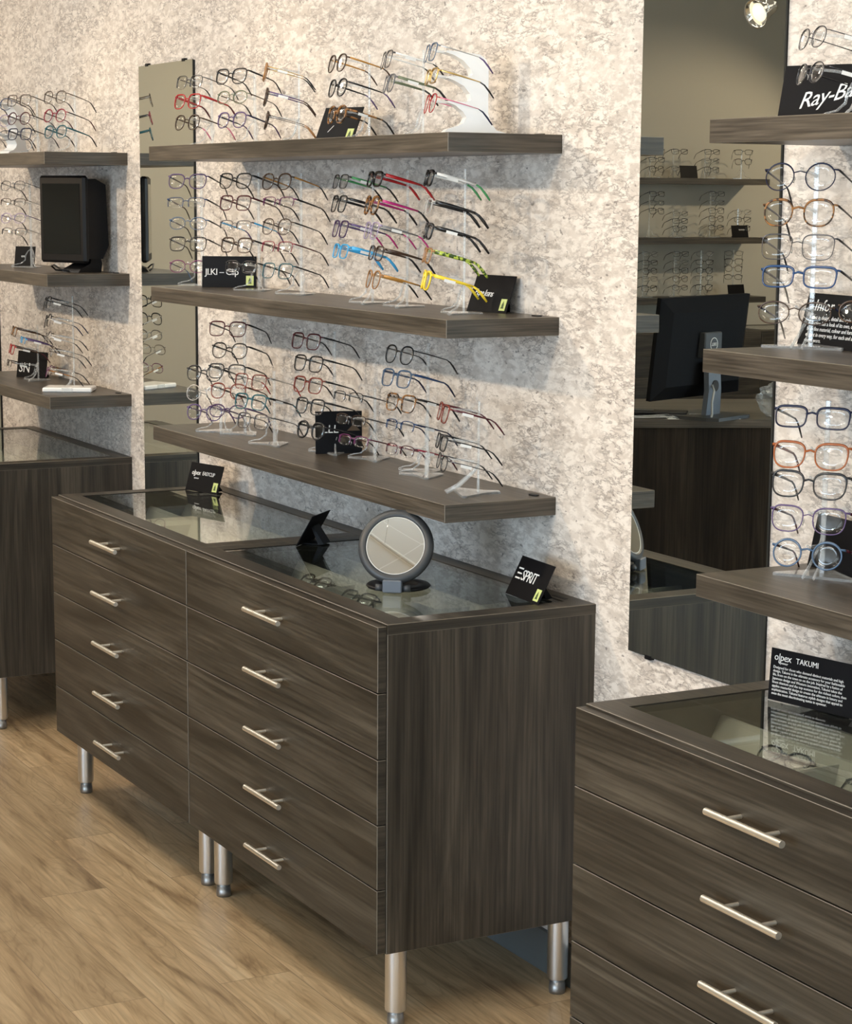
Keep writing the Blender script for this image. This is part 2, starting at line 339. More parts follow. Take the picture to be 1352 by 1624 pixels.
# ------------------------------------------------------------------ drawer cabinets
H, D, ZB, QL, W = .914, .5195, .187, .9096, 1.0754
def copy_tree(o, parent=None):
    c = o.copy(); COL.objects.link(c); c.parent = parent
    for ch in o.children: copy_tree(ch, c)
    return c
def make_cabinet(label, loc, rz=0.0, group='drawer display cabinets'):
    t = thing('drawer_cabinet', label, 'cabinet', loc, (0, 0, rz), group)
    for x0, x1 in ((0, .019), (W - .019, W)): MB().box(x0, x1, -D, 0, ZB, H - .0222, .0009).build('side_panel', [WOODZ, EDGE], t)
    MB().box(.019, W - .019, -.012, -.002, ZB, H - .022).build('back_panel', DARKIN, t)
    MB().box(.019, W - .019, -D, -.012, ZB, ZB + .016).build('bottom_panel', DARKIN, t)
    i, bk = .055, .048
    b = MB()
    outer = [(0, -D), (W, -D), (W, 0), (0, 0)]; inner = [(i, -D + i), (W - i, -D + i), (W - i, -bk), (i, -bk)]
    vt = lambda P, z: [b.bm.verts.new((x, y, z)) for x, y in P]
    o0, o1, i0, i1 = vt(outer, H - .022), vt(outer, H), vt(inner, H - .022), vt(inner, H)
    for k in range(4):
        j = (k + 1) % 4
        b.bm.faces.new((o0[k], o0[j], o1[j], o1[k])); b.bm.faces.new((i0[k], i1[k], i1[j], i0[j])); b.bm.faces.new((o1[k], o1[j], i1[j], i1[k])); b.bm.faces.new((o0[k], i0[k], i0[j], o0[j]))
    es = [e for e in b.bm.edges if all(v in o1 for v in e.verts)]
    bmesh.ops.bevel(b.bm, geom=es, offset=.0012, segments=1, affect='EDGES', material=1)
    b.build('top_frame', [WOODX, EDGE], t)
    MB().box(i, W - i, -D + i, -bk, H - .0075, H - .0015).build('glass_top', GLASS, t)
    MB().box(.019, W - .019, -D, -.012, H - .10, H - .09).build('display_tray', LINER, t)
    # wedge dividers in the tray
    for y in (-.36, -.235, -.115):
        MB().prism([(y - .022, H - .09), (y + .022, H - .09), (y + .006, H - .050), (y - .002, H - .050)], .02, W - .02, 'x').build('tray_divider', DIVID, t)
    for x in (.36, .72): MB().prism([(x - .012, H - .09), (x + .012, H - .09), (x + .003, H - .058), (x - .003, H - .058)], -D + .02, -.02, 'y').build('tray_divider', DIVID, t)
    q = (QL - ZB) / 5
    for k in range(5):
        z1 = QL - q * k; z0 = z1 - q + .003
        d = MB().box(.002, W - .002, -D - .022, -D - .001, z0, z1, .0010).build('drawer', [WOODX, EDGE], t)
        zc = (z0 + z1) / 2 + .001; cx = W / 2
        h = MB().tube([(cx - .098, -D - .054, zc), (cx + .098, -D - .054, zc)], .0062, 12).build('handle', NICKEL, d, True)
        hm = bmesh.new(); hm.from_mesh(h.data); h2 = MB(); h2.bm.free(); h2.bm = hm
        for s in (-.048, .048): h2.tube([(cx + s, -D - .054, zc), (cx + s, -D - .022, zc)], .0042, 8)
        hm.to_mesh(h.data); hm.free()
        h.data.polygons.foreach_set('use_smooth', [True] * len(h.data.polygons))
        mod = h.modifiers.new('crisp', 'EDGE_SPLIT'); mod.split_angle = R(50)
    for (x, y) in ((.052, -.469), (W - .052, -.469), (.052, -.05), (W - .052, -.05)):
        l = MB().lathe([(.001, .03), (.0165, .03), (.0235, .036), (.024, .042), (.024, ZB), (.001, ZB)], 24).build('leg', STEEL, t, True, (x, y, 0)); l.modifiers.new('crisp', 'EDGE_SPLIT').split_angle = R(40)
        MB().lathe([(.001, 0), (.0185, 0), (.0195, .008), (.0175, .03), (.001, .03)], 20).build('foot', FOOT, l, True)
    return t
cab = make_cabinet('dark walnut drawer cabinet nearer the narrow mirror, easel sign on its glass', (-2 * W, 0, 0))
def place_cab(label, loc, rz=0.0):
    c = copy_tree(cab); c.location = loc; c.rotation_euler = (0, 0, rz); c['label'] = label; return c
place_cab('dark walnut drawer cabinet with the round mirror on its glass top', (-W, 0, 0))
place_cab('dark walnut drawer cabinet cut off by the frame beyond the narrow mirror', (-2.919 - W, 0, 0))
place_cab('dark walnut drawer cabinet closest to the camera, below the tall mirror', (.7696, 0, 0))
place_cab('drawer cabinet against the beige far wall, seen behind the monitor in reflection', (XL, -5.30, 0), R(90))
place_cab('drawer cabinet at the beige far wall corner, seen past the monitor in reflection', (XL, -5.30 - W, 0), R(90))
for o in [o for o in COL.objects if o.name.startswith('drawer_cabinet')][-2:]:
    o.location = (XL, o.location.y - 1.08, 0)
    o.rotation_euler = (0, 0, R(90))
MB().box(-.13, -.075, -.036, -.026, H - .001, H + .0006).build('cable_slot', BLACKP, [o for o in COL.objects if o.name == 'drawer_cabinet.001'][0], loc=(W, 0, 0))

# ------------------------------------------------------------------ shelves
Z1, Z2, Z3, TS, DS = 1.1298, 1.5364, 1.9365, .041, .2886
def shelf(label, x0, x1, z, group, rz=None, y0=0):
    t = thing('wall_shelf', label, 'shelf', (x0, 0, z), (0, 0, 0), group)
    if rz: t.location = (XL, y0, z); t.rotation_euler = (0, 0, rz)
    n = x1 - x0
    MB().box(0, n, -DS, 0, -TS, 0, .001).build('board', [WOODX if rz else SHX, EDGE], t)
    g = MB().lathe([(.001, .0), (.017, .0), (.017, .0025), (.001, .0025)], 18).xf(Matrix.Scale(.55, 4, (0, 1, 0))).build('cable_grommet', BLACKP, t, loc=(n - .048, -.030, 0))
    return t
NM = {Z1: 'lowest', Z2: 'middle', Z3: 'uppermost'}
for z in (Z1, Z2, Z3):
    shelf(NM[z] + ' long grey wood shelf over the double drawer cabinet', -1.9576, -.1749, z, 'long wall shelves over the double cabinet')
    shelf(NM[z] + ' grey wood shelf beyond the narrow mirror', -4.0, -2.9132, z, 'shelves beyond the narrow mirror')
    shelf(NM[z] + ' grey wood shelf beside the tall mirror, closest to the camera', .7711, 2.55, z, 'shelves beside the tall mirror')
    shelf(NM[z] + ' dark shelf on the beige far wall, seen only in the tall mirror', -7.0, -5.55, z, 'shelves on the beige far wall', R(90), -6.6)

# ------------------------------------------------------------------ wall mirrors
def wall_mirror(label, x0, x1, z0, z1):
    t = thing('wall_mirror', label, 'mirror', (x0, 0, z0)); n, h = x1 - x0, z1 - z0
    MB().box(.0015, n - .0015, -.005, 0, .0015, h - .0015).build('backing', BLACKP, t)
    MB().box(0, n, -.009, -.005, 0, h).build('mirror_glass', [MIRR, MEDGE], t)
    g = t.children[-1].data if t.children[-1].name.startswith('mirror_glass') else [c for c in t.children if c.name.startswith('mirror_glass')][0].data
    for p in g.polygons: p.material_index = 0 if p.normal.y < -.5 else 1
    for x in (n * .16, n * .84):
        MB().box(x - .011, x + .011, -.0105, 0, -.006, .003).build('bottom_clip', BLACKP, t); MB().box(x - .011, x + .011, -.0105, 0, h - .003, h + .006).build('top_clip', BLACKP, t)
wall_mirror('narrow frameless wall mirror behind the ends of the long shelves', -2.7744, -2.3089, .80, 2.21)
wall_mirror('tall frameless wall mirror reflecting the monitor, between cabinets', .1443, .6136, .8384, 2.215)
wall_mirror('frameless mirror edge at the picture border beyond the short shelves', -4.86, -4.40, .80, 2.21)

# ------------------------------------------------------------------ eyeglasses
COLS = dict(black=(.010,.010,.012), charcoal=(.022,.023,.026), grey=(.16,.16,.17), silver=(.6,.6,.6), gunmetal=(.10,.10,.11), gold=(.72,.50,.18), brown=(.050,.026,.015), tan=(.36,.18,.07),
  caramel=(.50,.24,.05), burgundy=(.075,.010,.018), red=(.42,.014,.018), brick=(.20,.036,.024), crimson=(.26,.015,.04), orange=(.40,.11,.03), magenta=(.52,.03,.20), pink=(.75,.22,.34), purple=(.060,.028,.095),
  lilac=(.42,.34,.52), violet=(.10,.062,.17), navy=(.012,.016,.050), blue=(.015,.055,.16), sky=(.06,.42,.80), slate=(.075,.13,.22), teal=(.015,.11,.14), green=(.06,.30,.10), olive=(.14,.17,.10), yellow=(.90,.66,.04), white=(.85,.85,.83), plum=(.17,.03,.12))
METALS = {'silver', 'gunmetal', 'gold'}
def spotted(name, a, c, sc):
    if (name,) in _mats: return _mats[(name,)]
    mt, nt, out = newmat(name); tc = N(nt, 'TexCoord'); n = N(nt, 'TexNoise'); n.inputs['Scale'].default_value = sc; n.inputs['Detail'].default_value = 3; L(nt, tc.outputs['Object'], n.inputs['Vector'])
    r = ramp(nt, n.outputs['Fac'], [(0.46, a), (0.54, c)]); b = N(nt, 'BsdfPrincipled'); b.inputs['Roughness'].default_value = .22; L(nt, r.outputs[0], b.inputs['Base Color']); L(nt, b.outputs[0], out.inputs[0]); _mats[(name,)] = mt; return mt
def fmat(c):
    if c == 'tortoise': return spotted('tortoiseshell_acetate', (.035, .018, .010), (.32, .14, .04), 90)
    if c == 'camo': return spotted('lime_camouflage_acetate', (.05, .09, .02), (.50, .62, .08), 110)
    if c == 'clear': return clear('crystal_acetate', (.93, .93, .92), 1.5, .05, .30, (.75, .74, .72))
    return plain(c + ('_metal' if c in METALS else '_acetate'), COLS[c], .3 if c in METALS else .22, 1.0 if c in METALS else 0.0)
# lens shapes: width, height, exponent, narrowing towards the chin, lift of the outer top corner, bridge
SHAPES = dict(round=(47, 43, 2.0, .02, 0, 20), panto=(48, 42, 2.4, .12, 1, 19), rect=(53, 33, 3.6, .10, 1, 17), square=(52, 40, 3.4, .14, 1, 17), cat=(54, 41, 2.7, .16, 5, 16), oval=(52, 35, 2.2, .04, 1, 17), aviator=(57, 48, 2.2, .10, 2, 16), slim=(53, 28, 3.0, .06, 1, 17))
SWORD = dict(round='round', panto='rounded', rect='rectangular', square='square', cat='cat-eye', oval='oval', aviator='large aviator', slim='narrow')
def outline(sh, n, k=1.0, grow=0.0):
    w_, h_, e, tp, lf, br = SHAPES[sh]; pts = []
    a, b2 = w_ / 2 * k + grow, h_ / 2 * k + grow
    for i in range(n):
        t = 2 * PI * i / n; c, s_ = math.cos(t), math.sin(t)
        x = math.copysign(abs(c) ** (2 / e), c); z = math.copysign(abs(s_) ** (2 / e), s_)
        x2 = x * (1 + tp * .5 * z - tp * .25); z2 = z * b2 + (lf * max(0, x) ** 2 * max(0, z))
        pts.append((x2 * a, z2))
    return pts
GL_N = 0
def glasses(label, group, x, y, z, yaw, spec, tilt=14.0, fold=False, roll=0.0, pitch=None, simple=False, scale=1.0):
    """spec = (shape, rim, front colour, temple colour, tip colour, temple height mm, price tag?)"""
    sh, rim, fc, tcol, tip, th, tg = spec
    w_, h_, e, tp, lf, br = SHAPES[sh]; mm = .001
    t = thing('eyeglasses', label, 'eyeglasses', (x, y, z), (R(-tilt) if pitch is None else pitch, roll, yaw), group)
    t.scale = (scale,) * 3
    cx = (w_ + br) / 2; n = 16 if simple else 30
    bow = lambda X: 4.2 * (X / 65.0) ** 2
    zc = -h_ * .30
    rr = {'full': 1.45, 'bold': 2.3, 'thin': .75, 'half': 1.0, 'light': 1.0}[rim]; th = th * 1.25
    b = MB(); seg = 5 if simple else 6
    rb = lambda pz: rr * (1 + .45 * max(0, pz / (h_ / 2))) * mm
    for s in (-1, 1):
        ol = outline(sh, n, 1.0, .4)
        P = [(s * (cx + px) * mm, bow(cx + px) * mm, (pz + zc) * mm) for px, pz in ol]
        if rim == 'half':
            k0, k1 = -2, n // 2 + 3; P = [P[i % n] for i in range(k0, k1)]
            b.tube(P, rr * mm, seg, r2=rr * 1.2 * mm, up=(0, 1, 0))
        else: b.tube(P, [rb(pz) for _, pz in ol], seg, closed=True, r2=[rb(pz) for _, pz in ol], up=(0, 1, 0))
        ox = outline(sh, n, 1.0, 0)[n // 8]; E0 = (cx + ox[0], ox[1] + zc)
        hx = cx + w_ / 2 + 4.5; hz = E0[1] - .5
        eh = max(rr, min(th, 6) * .42)
        b.tube([(s * (E0[0] - 1) * mm, bow(E0[0]) * mm, E0[1] * mm), (s * (hx - 1) * mm, (bow(hx) + .5) * mm, hz * mm), (s * hx * mm, (bow(hx) + 6) * mm, hz * mm)], [rr * mm, 1.4 * mm, 1.1 * mm], seg, r2=[rr * mm, eh * mm, eh * mm])
    zb = h_ * .12 + zc + 2
    b.tube([(-(br / 2 + 1.5) * mm, 0, (zb - 1) * mm), (0, -.6 * mm, (zb + 1.8) * mm), ((br / 2 + 1.5) * mm, 0, (zb - 1) * mm)], rr * 1.05 * mm, seg, r2=rr * (1.3 if rim in ('full', 'bold') else 1.0) * mm)
    if rim in ('thin', 'half', 'light') and fc in METALS and sh == 'aviator':
        b.tube([(-(br / 2 + 6) * mm, .2 * mm, (h_ * .42 + zc) * mm), ((br / 2 + 6) * mm, .2 * mm, (h_ * .42 + zc) * mm)], .8 * mm, seg)
    b.build('frame_front', fmat(fc), t, True)
    for s in (-1, 1):
        lb = MB(); ol = outline(sh, n, .985, 0)
        rings = []
        for kk, dy in ((1.0, 0), (.55, -.55), (.02, -.8)):
            rings.append([(s * (cx + px * kk) * mm, (bow(cx + px * kk) + dy) * mm, (pz * kk + zc) * mm) for px, pz in ol])
        back = [(p[0], p[1] + .0014, p[2]) for p in rings[0]]
        lb.loft([[(p[0], p[1] + .0014, p[2]) for p in r_] for r_ in reversed(rings)] + rings)
        lb.build('lens', LENS, t, True)
        if not simple and rim in ('thin', 'half', 'light'):
            MB().tube([(s * (br / 2 - 1) * mm, 2 * mm, (zb - 7) * mm), (s * (br / 2 - .2) * mm, 5 * mm, (zb - 10) * mm), (s * (br / 2 + 1.2) * mm, 5 * mm, (zb - 16) * mm)], [.8 * mm, 1.6 * mm, 1.0 * mm], 6, r2=[.8 * mm, 2.0 * mm, 1.6 * mm]).build('nose_pad', fmat('clear'), t, True)
    for s in (-1, 1):
        hy = bow(hx) + 5.5; hh = th / 2; Y = [0, 30, 62, 92]; Zs = [0, 0, -.5, -1.5]; HH = [hh, hh, hh * .85, max(hh * .62, .9)]
        if fold:
            P = [(s * (hx - q * .96) * mm, (hy + 3 + (3 if s > 0 else 0) + q * .03) * mm, (hz + zz) * mm) for q, zz in zip(Y, Zs)]
            tips = [(s * (hx - q) * mm, (hy + 6 + (3 if s > 0 else 0)) * mm, (hz + zz) * mm) for q, zz in ((91, -1.5), (103, -6), (116, -16), (126, -27))]
        else:
            P = [(s * (hx - q * .02) * mm, (hy + q) * mm, (hz + zz) * mm) for q, zz in zip(Y, Zs)]
            tips = [(s * (hx - q * .03) * mm, (hy + q) * mm, (hz + zz) * mm) for q, zz in ((91, -1.5), (103, -5.5), (117, -15.5), (131, -27.5))]
        up = (0, 0, 1)
        tm = MB().tube(P, [1.2 * mm, 1.1 * mm, 1.0 * mm, .9 * mm], 6, r2=[q * mm for q in HH], up=up).build('temple', fmat(tcol), t, True)
        te = max(HH[-1], 1.7)
        MB().tube(tips, [1.1 * mm, 1.5 * mm, 1.7 * mm, 1.2 * mm], 6, r2=[HH[-1] * mm, te * 1.1 * mm, te * 1.35 * mm, te * .9 * mm], up=up).build('temple_tip', fmat(tip), tm, True)
        if tg and s > 0 and not fold:
            MB().box((hx + 1.0) * mm, (hx + 1.6) * mm, (hy + 24) * mm, (hy + 50) * mm, (hz - 7) * mm, (hz - .5) * mm).build('price_tag', TAG, tm)
    return t

ORD = ['topmost', 'second down', 'third down', 'fourth down', 'lowest']
def describe(spec):
    sh, rim, fc, tcol, tip, th, tg = spec
    c = {'sky': 'bright blue', 'slate': 'dusty blue', 'brick': 'brick red', 'clear': 'transparent'}.get(fc, fc)
    r = {'half': 'half-rim ', 'bold': 'thick ', 'thin': 'thin ', 'full': '', 'light': ''}[rim]
    return f'{c} {r}{SWORD[sh]} eyeglasses'.strip()

# ------------------------------------------------------------------ clear stands
def frame_stand(label, x, y, z, yaw, levels, kind='claw'):
    """Pole, base and one nose holder per level; yaw 0 faces the room. x, y is the pole."""
    t = thing('acrylic_frame_stand', label, 'display stand', (x, y, z), (0, 0, yaw), 'clear acrylic frame stands')
    top = max(levels)
    MB().box(-.0045, .0045, -.0025, .0025, .004, top + .012, .0008).build('pole', ACRY, t)
    if kind == 'claw':
        MB().prism([(-.062, -.038), (-.056, -.046), (0, -.030), (.056, -.046), (.062, -.038), (.012, .042), (-.012, .042)], 0, .004, 'z').build('base_plate', ACRY, t)
        for s in (-1, 1):
            MB().tube([(s * .060, -.042, .005), (s * .050, -.034, .010), (s * .032, -.022, .014), (s * .020, -.012, .026), (s * .022, -.008, .042), (s * .012, -.004, .058), (s * .004, 0, .064)], .0016, 6, r2=.003, up=(0, 1, 0)).build('curved_foot', ACRY, t, True)
    else:
        MB().prism([(-.075, -.050), (.075, -.050), (.075, -.040), (.020, .020), (.012, .050), (-.012, .050), (-.020, .020), (-.075, -.040)], 0, .005, 'z').build('base_plate', ACRY, t)
        for s in (-1, 1):
            MB().tube([(s * .010, -.075, .004), (s * .009, -.045, .020), (s * .004, -.012, .050), (s * .002, 0, .066)], .002, 6, r2=.004, up=(0, 0, 1)).build('curved_foot', ACRY, t, True)
    for lv in levels:
        MB().tube([(0, 0, lv - .012), (0, -.040, lv - .006), (0, -.074, lv - .004), (0, -.083, lv + .001)], [.0022, .002, .002, .003], 6, r2=[.004, .003, .0025, .002]).build('nose_holder', ACRY, t, True)
    return t

def row(stand_words, group, zs, yaw_deg, yfront, items, kind='claw', stand=True, scale=1.0):
    """items: (x, height over shelf, spec). A stand carries them; the pole stands 85 mm behind the bridges."""
    th = R(yaw_deg); mx = sum(i[0] for i in items) / len(items)
    px, py = mx - .085 * math.sin(th), min(yfront + .085 * math.cos(th), -.056)
    if stand: frame_stand('clear acrylic stand holding ' + stand_words, px, py, zs, th, [i[1] for i in items], kind)
    n = len(items)
    for k, (x, dz, spec) in enumerate(items):
        o = ORD[k] if k < n - 1 else 'lowest'
        glasses(f'{describe(spec)}, {o} of {stand_words}', group, x, yfront, zs + dz, th, spec, scale=scale)
G = lambda s, r, f, t=None, p=None, h=4.0, g=0: (s, r, f, t or f, p or t or f, h, g)

# long shelves
gU, gMi, gLo = 'eyeglasses on the uppermost long shelf', 'eyeglasses on the middle long shelf', 'eyeglasses on the lowest long shelf'
row('first stack from narrow mirror, uppermost long shelf', gU, Z3, 14, -.182, [(-1.908, .192, G('square', 'half', 'gunmetal', 'gunmetal', 'charcoal', 2.4, 0)), (-1.924, .140, G('cat', 'full', 'red', 'red', 'burgundy', 6)), (-1.926, .081, G('panto', 'full', 'brown', 'brown', 'pink', 3.4))])
row('second stack from narrow mirror, uppermost long shelf', gU, Z3, 18, -.181, [(-1.604, .196, G('cat', 'full', 'black', 'black', 'charcoal', 4.5)), (-1.600, .138, G('oval', 'light', 'olive', 'brown', 'black', 2.6)), (-1.602, .079, G('panto', 'full', 'violet', 'navy', 'purple', 4.2))])
row('third stack, seen edge-on, uppermost long shelf', gU, Z3, -25, -.197, [(-1.334, .194, G('panto', 'bold', 'tan', 'gold', 'black', 2.2, 1)), (-1.331, .130, G('panto', 'bold', 'brown', 'violet', 'brown', 3.5, 1)), (-1.327, .070, G('panto', 'bold', 'brown', 'gunmetal', 'tan', 1.8))])
row('fourth stack from narrow mirror, uppermost long shelf', gU, Z3, -5, -.185, [(-.930, .197, G('panto', 'full', 'brown', 'caramel', 'brown', 4.0)), (-.928, .138, G('panto', 'full', 'black', 'black', 'violet', 4.0)), (-.932, .073, G('panto', 'bold', 'tortoise', 'tortoise', 'black', 5.0, 1))])
row('fifth stack beside white stand, uppermost long shelf', gU, Z3, -17, -.201, [(-.635, .189, G('square', 'light', 'gunmetal', 'white', 'black', 3.6, 1)), (-.622, .134, G('square', 'full', 'grey', 'olive', 'black', 6, 1))])
row('white stand at end of uppermost long shelf', gU, Z3, -17, -.201, [(-.419, .193, G('square', 'light', 'slate', 'silver', 'violet', 2.4, 0)), (-.415, .139, G('rect', 'full', 'gold', 'gold', 'black', 3.4, 0)), (-.417, .082, G('panto', 'light', 'red', 'pink', 'navy', 2.4))], stand=False)

row('first stack by narrow mirror, middle long shelf', gMi, Z2, 38, -.185, [(-1.924, .314, G('cat', 'full', 'violet', 'charcoal', 'black', 4)), (-1.936, .249, G('rect', 'half', 'blue', 'black', 'black', 4.5)), (-1.923, .192, G('oval', 'light', 'slate', 'black', 'black', 4)), (-1.925, .134, G('square', 'full', 'black', 'black', 'black', 4)), (-1.927, .068, G('oval', 'light', 'plum', 'gunmetal', 'slate', 3))])
row('second stack from narrow mirror, middle long shelf', gMi, Z2, 20, -.180, [(-1.585, .314, G('cat', 'full', 'charcoal', 'black', 'black', 5)), (-1.586, .254, G('square', 'full', 'burgundy', 'burgundy', 'black', 4.5)), (-1.588, .189, G('slim', 'half', 'gunmetal', 'sky', 'violet', 4)), (-1.580, .139, G('square', 'full', 'brown', 'black', 'black', 4.5)), (-1.550, .078, G('rect', 'light', 'black', 'black', 'black', 4))])
row('third stack from narrow mirror, middle long shelf', gMi, Z2, 16, -.172, [(-1.325, .312, G('panto', 'full', 'brown', 'caramel', 'charcoal', 4)), (-1.317, .254, G('slim', 'half', 'plum', 'black', 'black', 4.5)), (-1.326, .194, G('panto', 'light', 'brown', 'black', 'black', 3.5)), (-1.327, .136, G('rect', 'half', 'crimson', 'burgundy', 'black', 3.5)), (-1.324, .077, G('square', 'light', 'teal', 'black', 'black', 3.8))])
row('fourth stack from narrow mirror, middle long shelf', gMi, Z2, -10, -.204, [(-.875, .308, G('rect', 'light', 'charcoal', 'green', 'black', 5, 1)), (-.882, .256, G('square', 'full', 'black', 'black', 'black', 6)), (-.875, .195, G('square', 'full', 'purple', 'violet', 'magenta', 5, 1)), (-.875, .139, G('rect', 'full', 'sky', 'sky', 'sky', 8, 1))])
row('fifth stack from narrow mirror, middle long shelf', gMi, Z2, -12, -.203, [(-.691, .313, G('rect', 'bold', 'black', 'red', 'red', 7)), (-.704, .254, G('panto', 'bold', 'tortoise', 'magenta', 'black', 6)), (-.707, .194, G('square', 'light', 'lilac', 'grey', 'magenta', 4.5, 1)), (-.683, .139, G('rect', 'full', 'brown', 'brown', 'black', 6)), (-.696, .079, G('panto', 'full', 'tan', 'caramel', 'black', 5))])
row('sixth stack, nearest shelf end, middle long shelf', gMi, Z2, -21, -.219, [(-.390, .314, G('rect', 'bold', 'black', 'white', 'green', 6, 1)), (-.395, .252, G('rect', 'full', 'clear', 'black', 'black', 8)), (-.391, .196, G('rect', 'bold', 'charcoal', 'black', 'black', 7, 1)), (-.396, .142, G('rect', 'full', 'tan', 'camo', 'camo', 8)), (-.398, .088, G('square', 'bold', 'yellow', 'yellow', 'yellow', 7, 1))])

row('tall stack nearest narrow mirror, lowest long shelf', gLo, Z1, 33, -.201, [(-1.598, .314, G('square', 'full', 'burgundy', 'black', 'black', 4.5)), (-1.584, .255, G('panto', 'full', 'black', 'black', 'black', 4.5)), (-1.607, .195, G('square', 'full', 'charcoal', 'black', 'black', 4.5)), (-1.597, .141, G('panto', 'full', 'brick', 'brown', 'brown', 4.5)), (-1.603, .082, G('oval', 'full', 'purple', 'violet', 'violet', 4.5))])
row('short stack in front of narrow mirror, lowest long shelf', gLo, Z1, 34, -.240, [(-1.676, .186, G('panto', 'full', 'charcoal', 'black', 'black', 4)), (-1.682, .130, G('round', 'light', 'silver', 'gunmetal', 'brown', 2.5)), (-1.679, .075, G('panto', 'full', 'violet', 'violet', 'navy', 4))])
row('short second stack from narrow mirror, lowest long shelf', gLo, Z1, 19, -.240, [(-1.352, .188, G('square', 'light', 'brick', 'silver', 'red', 3)), (-1.353, .134, G('square', 'full', 'teal', 'black', 'teal', 5, 1)), (-1.337, .083, G('square', 'light', 'gunmetal', 'gunmetal', 'black', 2.5))])
row('tall stack beside black sign, lowest long shelf', gLo, Z1, 11, -.173, [(-1.143, .308, G('square', 'full', 'burgundy', 'black', 'black', 4)), (-1.128, .251, G('square', 'full', 'black', 'black', 'black', 4)), (-1.132, .195, G('square', 'full', 'brick', 'black', 'black', 4)), (-1.119, .140, G('square', 'full', 'charcoal', 'black', 'black', 4.5)), (-1.113, .078, G('panto', 'bold', 'black', 'black', 'black', 5))])
row('low stack behind black sign, lowest long shelf', gLo, Z1, 10, -.134, [(-.974, .171, G('slim', 'half', 'black', 'gunmetal', 'black', 3)), (-.959, .114, G('slim', 'half', 'brown', 'gunmetal', 'black', 3)), (-.944, .062, G('slim', 'half', 'plum', 'burgundy', 'black', 3))])
row('tall stack in shelf middle, lowest long shelf', gLo, Z1, 6, -.175, [(-.612, .310, G('panto', 'full', 'charcoal', 'gunmetal', 'black', 3)), (-.628, .252, G('square', 'full', 'slate', 'blue', 'navy', 5)), (-.604, .195, G('square', 'full', 'tortoise', 'black', 'black', 5, 1))])
row('half-rim pair of rows by shelf middle, lowest long shelf', gLo, Z1, 5, -.135, [(-.686, .126, G('slim', 'half', 'blue', 'navy', 'navy', 4, 1)), (-.686, .066, G('slim', 'half', 'burgundy', 'crimson', 'burgundy', 4, 1))])
row('end stack, seen edge-on, lowest long shelf', gLo, Z1, -19, -.210, [(-.329, .199, G('square', 'full', 'brick', 'burgundy', 'burgundy', 4.5, 1)), (-.337, .129, G('rect', 'full', 'black', 'black', 'black', 3.5, 1)), (-.333, .084, G('oval', 'light', 'charcoal', 'gunmetal', 'black', 2.2, 1))], kind='tee')

# shelves beyond the narrow mirror
gS = 'eyeglasses on the shelves beyond the narrow mirror'
row('middle stack, uppermost shelf beyond narrow mirror', gS, Z3, 24, -.178, [(-3.520, .199, G('square', 'light', 'brown', 'brown', 'black', 3)), (-3.525, .138, G('round', 'full', 'burgundy', 'black', 'black', 3.4)), (-3.522, .083, G('square', 'full', 'navy', 'black', 'black', 3.4))])
row('end stack, uppermost shelf beyond narrow mirror', gS, Z3, 20, -.180, [(-3.116, .196, G('panto', 'light', 'brown', 'brown', 'black', 2.8)), (-3.121, .136, G('round', 'full', 'crimson', 'black', 'burgundy', 3.4)), (-3.118, .082, G('panto', 'full', 'teal', 'teal', 'black', 5))])
row('white block stand, uppermost shelf beyond narrow mirror', gS, Z3, 34, -.200, [(-3.687, .191, G('panto', 'light', 'blue', 'navy', 'black', 3)), (-3.707, .134, G('round', 'light', 'lilac', 'silver', 'silver', 2.5)), (-3.712, .08, G('oval', 'light', 'gunmetal', 'gunmetal', 'black', 2.5))], stand=False)
row('stack by tablet, middle shelf beyond narrow mirror', gS, Z2, 27, -.196, [(-3.560, .301, G('oval', 'thin', 'gunmetal', 'gunmetal', 'black', 2)), (-3.565, .240, G('slim', 'half', 'brown', 'silver', 'black', 2.2)), (-3.565, .187, G('oval', 'light', 'lilac', 'violet', 'charcoal', 2.5)), (-3.560, .136, G('slim', 'half', 'gunmetal', 'silver', 'black', 2.2))])
row('edge-on stack on white plinth beyond narrow mirror', gS, Z1, -28, -.195, [(-3.203, .310, G('square', 'full', 'black', 'black', 'black', 4, 1)), (-3.200, .249, G('panto', 'full', 'charcoal', 'silver', 'navy', 3.5, 1)), (-3.205, .190, G('oval', 'light', 'gunmetal', 'silver', 'black', 3, 1)), (-3.174, .140, G('oval', 'thin', 'brown', 'gunmetal', 'black', 2.4, 1)), (-3.200, .073, G('oval', 'light', 'plum', 'tortoise', 'black', 4, 1))])
row('stack over curled black sign beyond narrow mirror', gS, Z1, -10, -.204, [(-3.565, .190, G('rect', 'full', 'tortoise', 'brown', 'black', 4.5)), (-3.470, .160, G('slim', 'half', 'sky', 'violet', 'black', 4.5, 1)), (-3.600, .123, G('rect', 'full', 'red', 'brown', 'burgundy', 4.5, 1)), (-3.640, .066, G('slim', 'half', 'brown', 'black', 'black', 3.5, 1))])

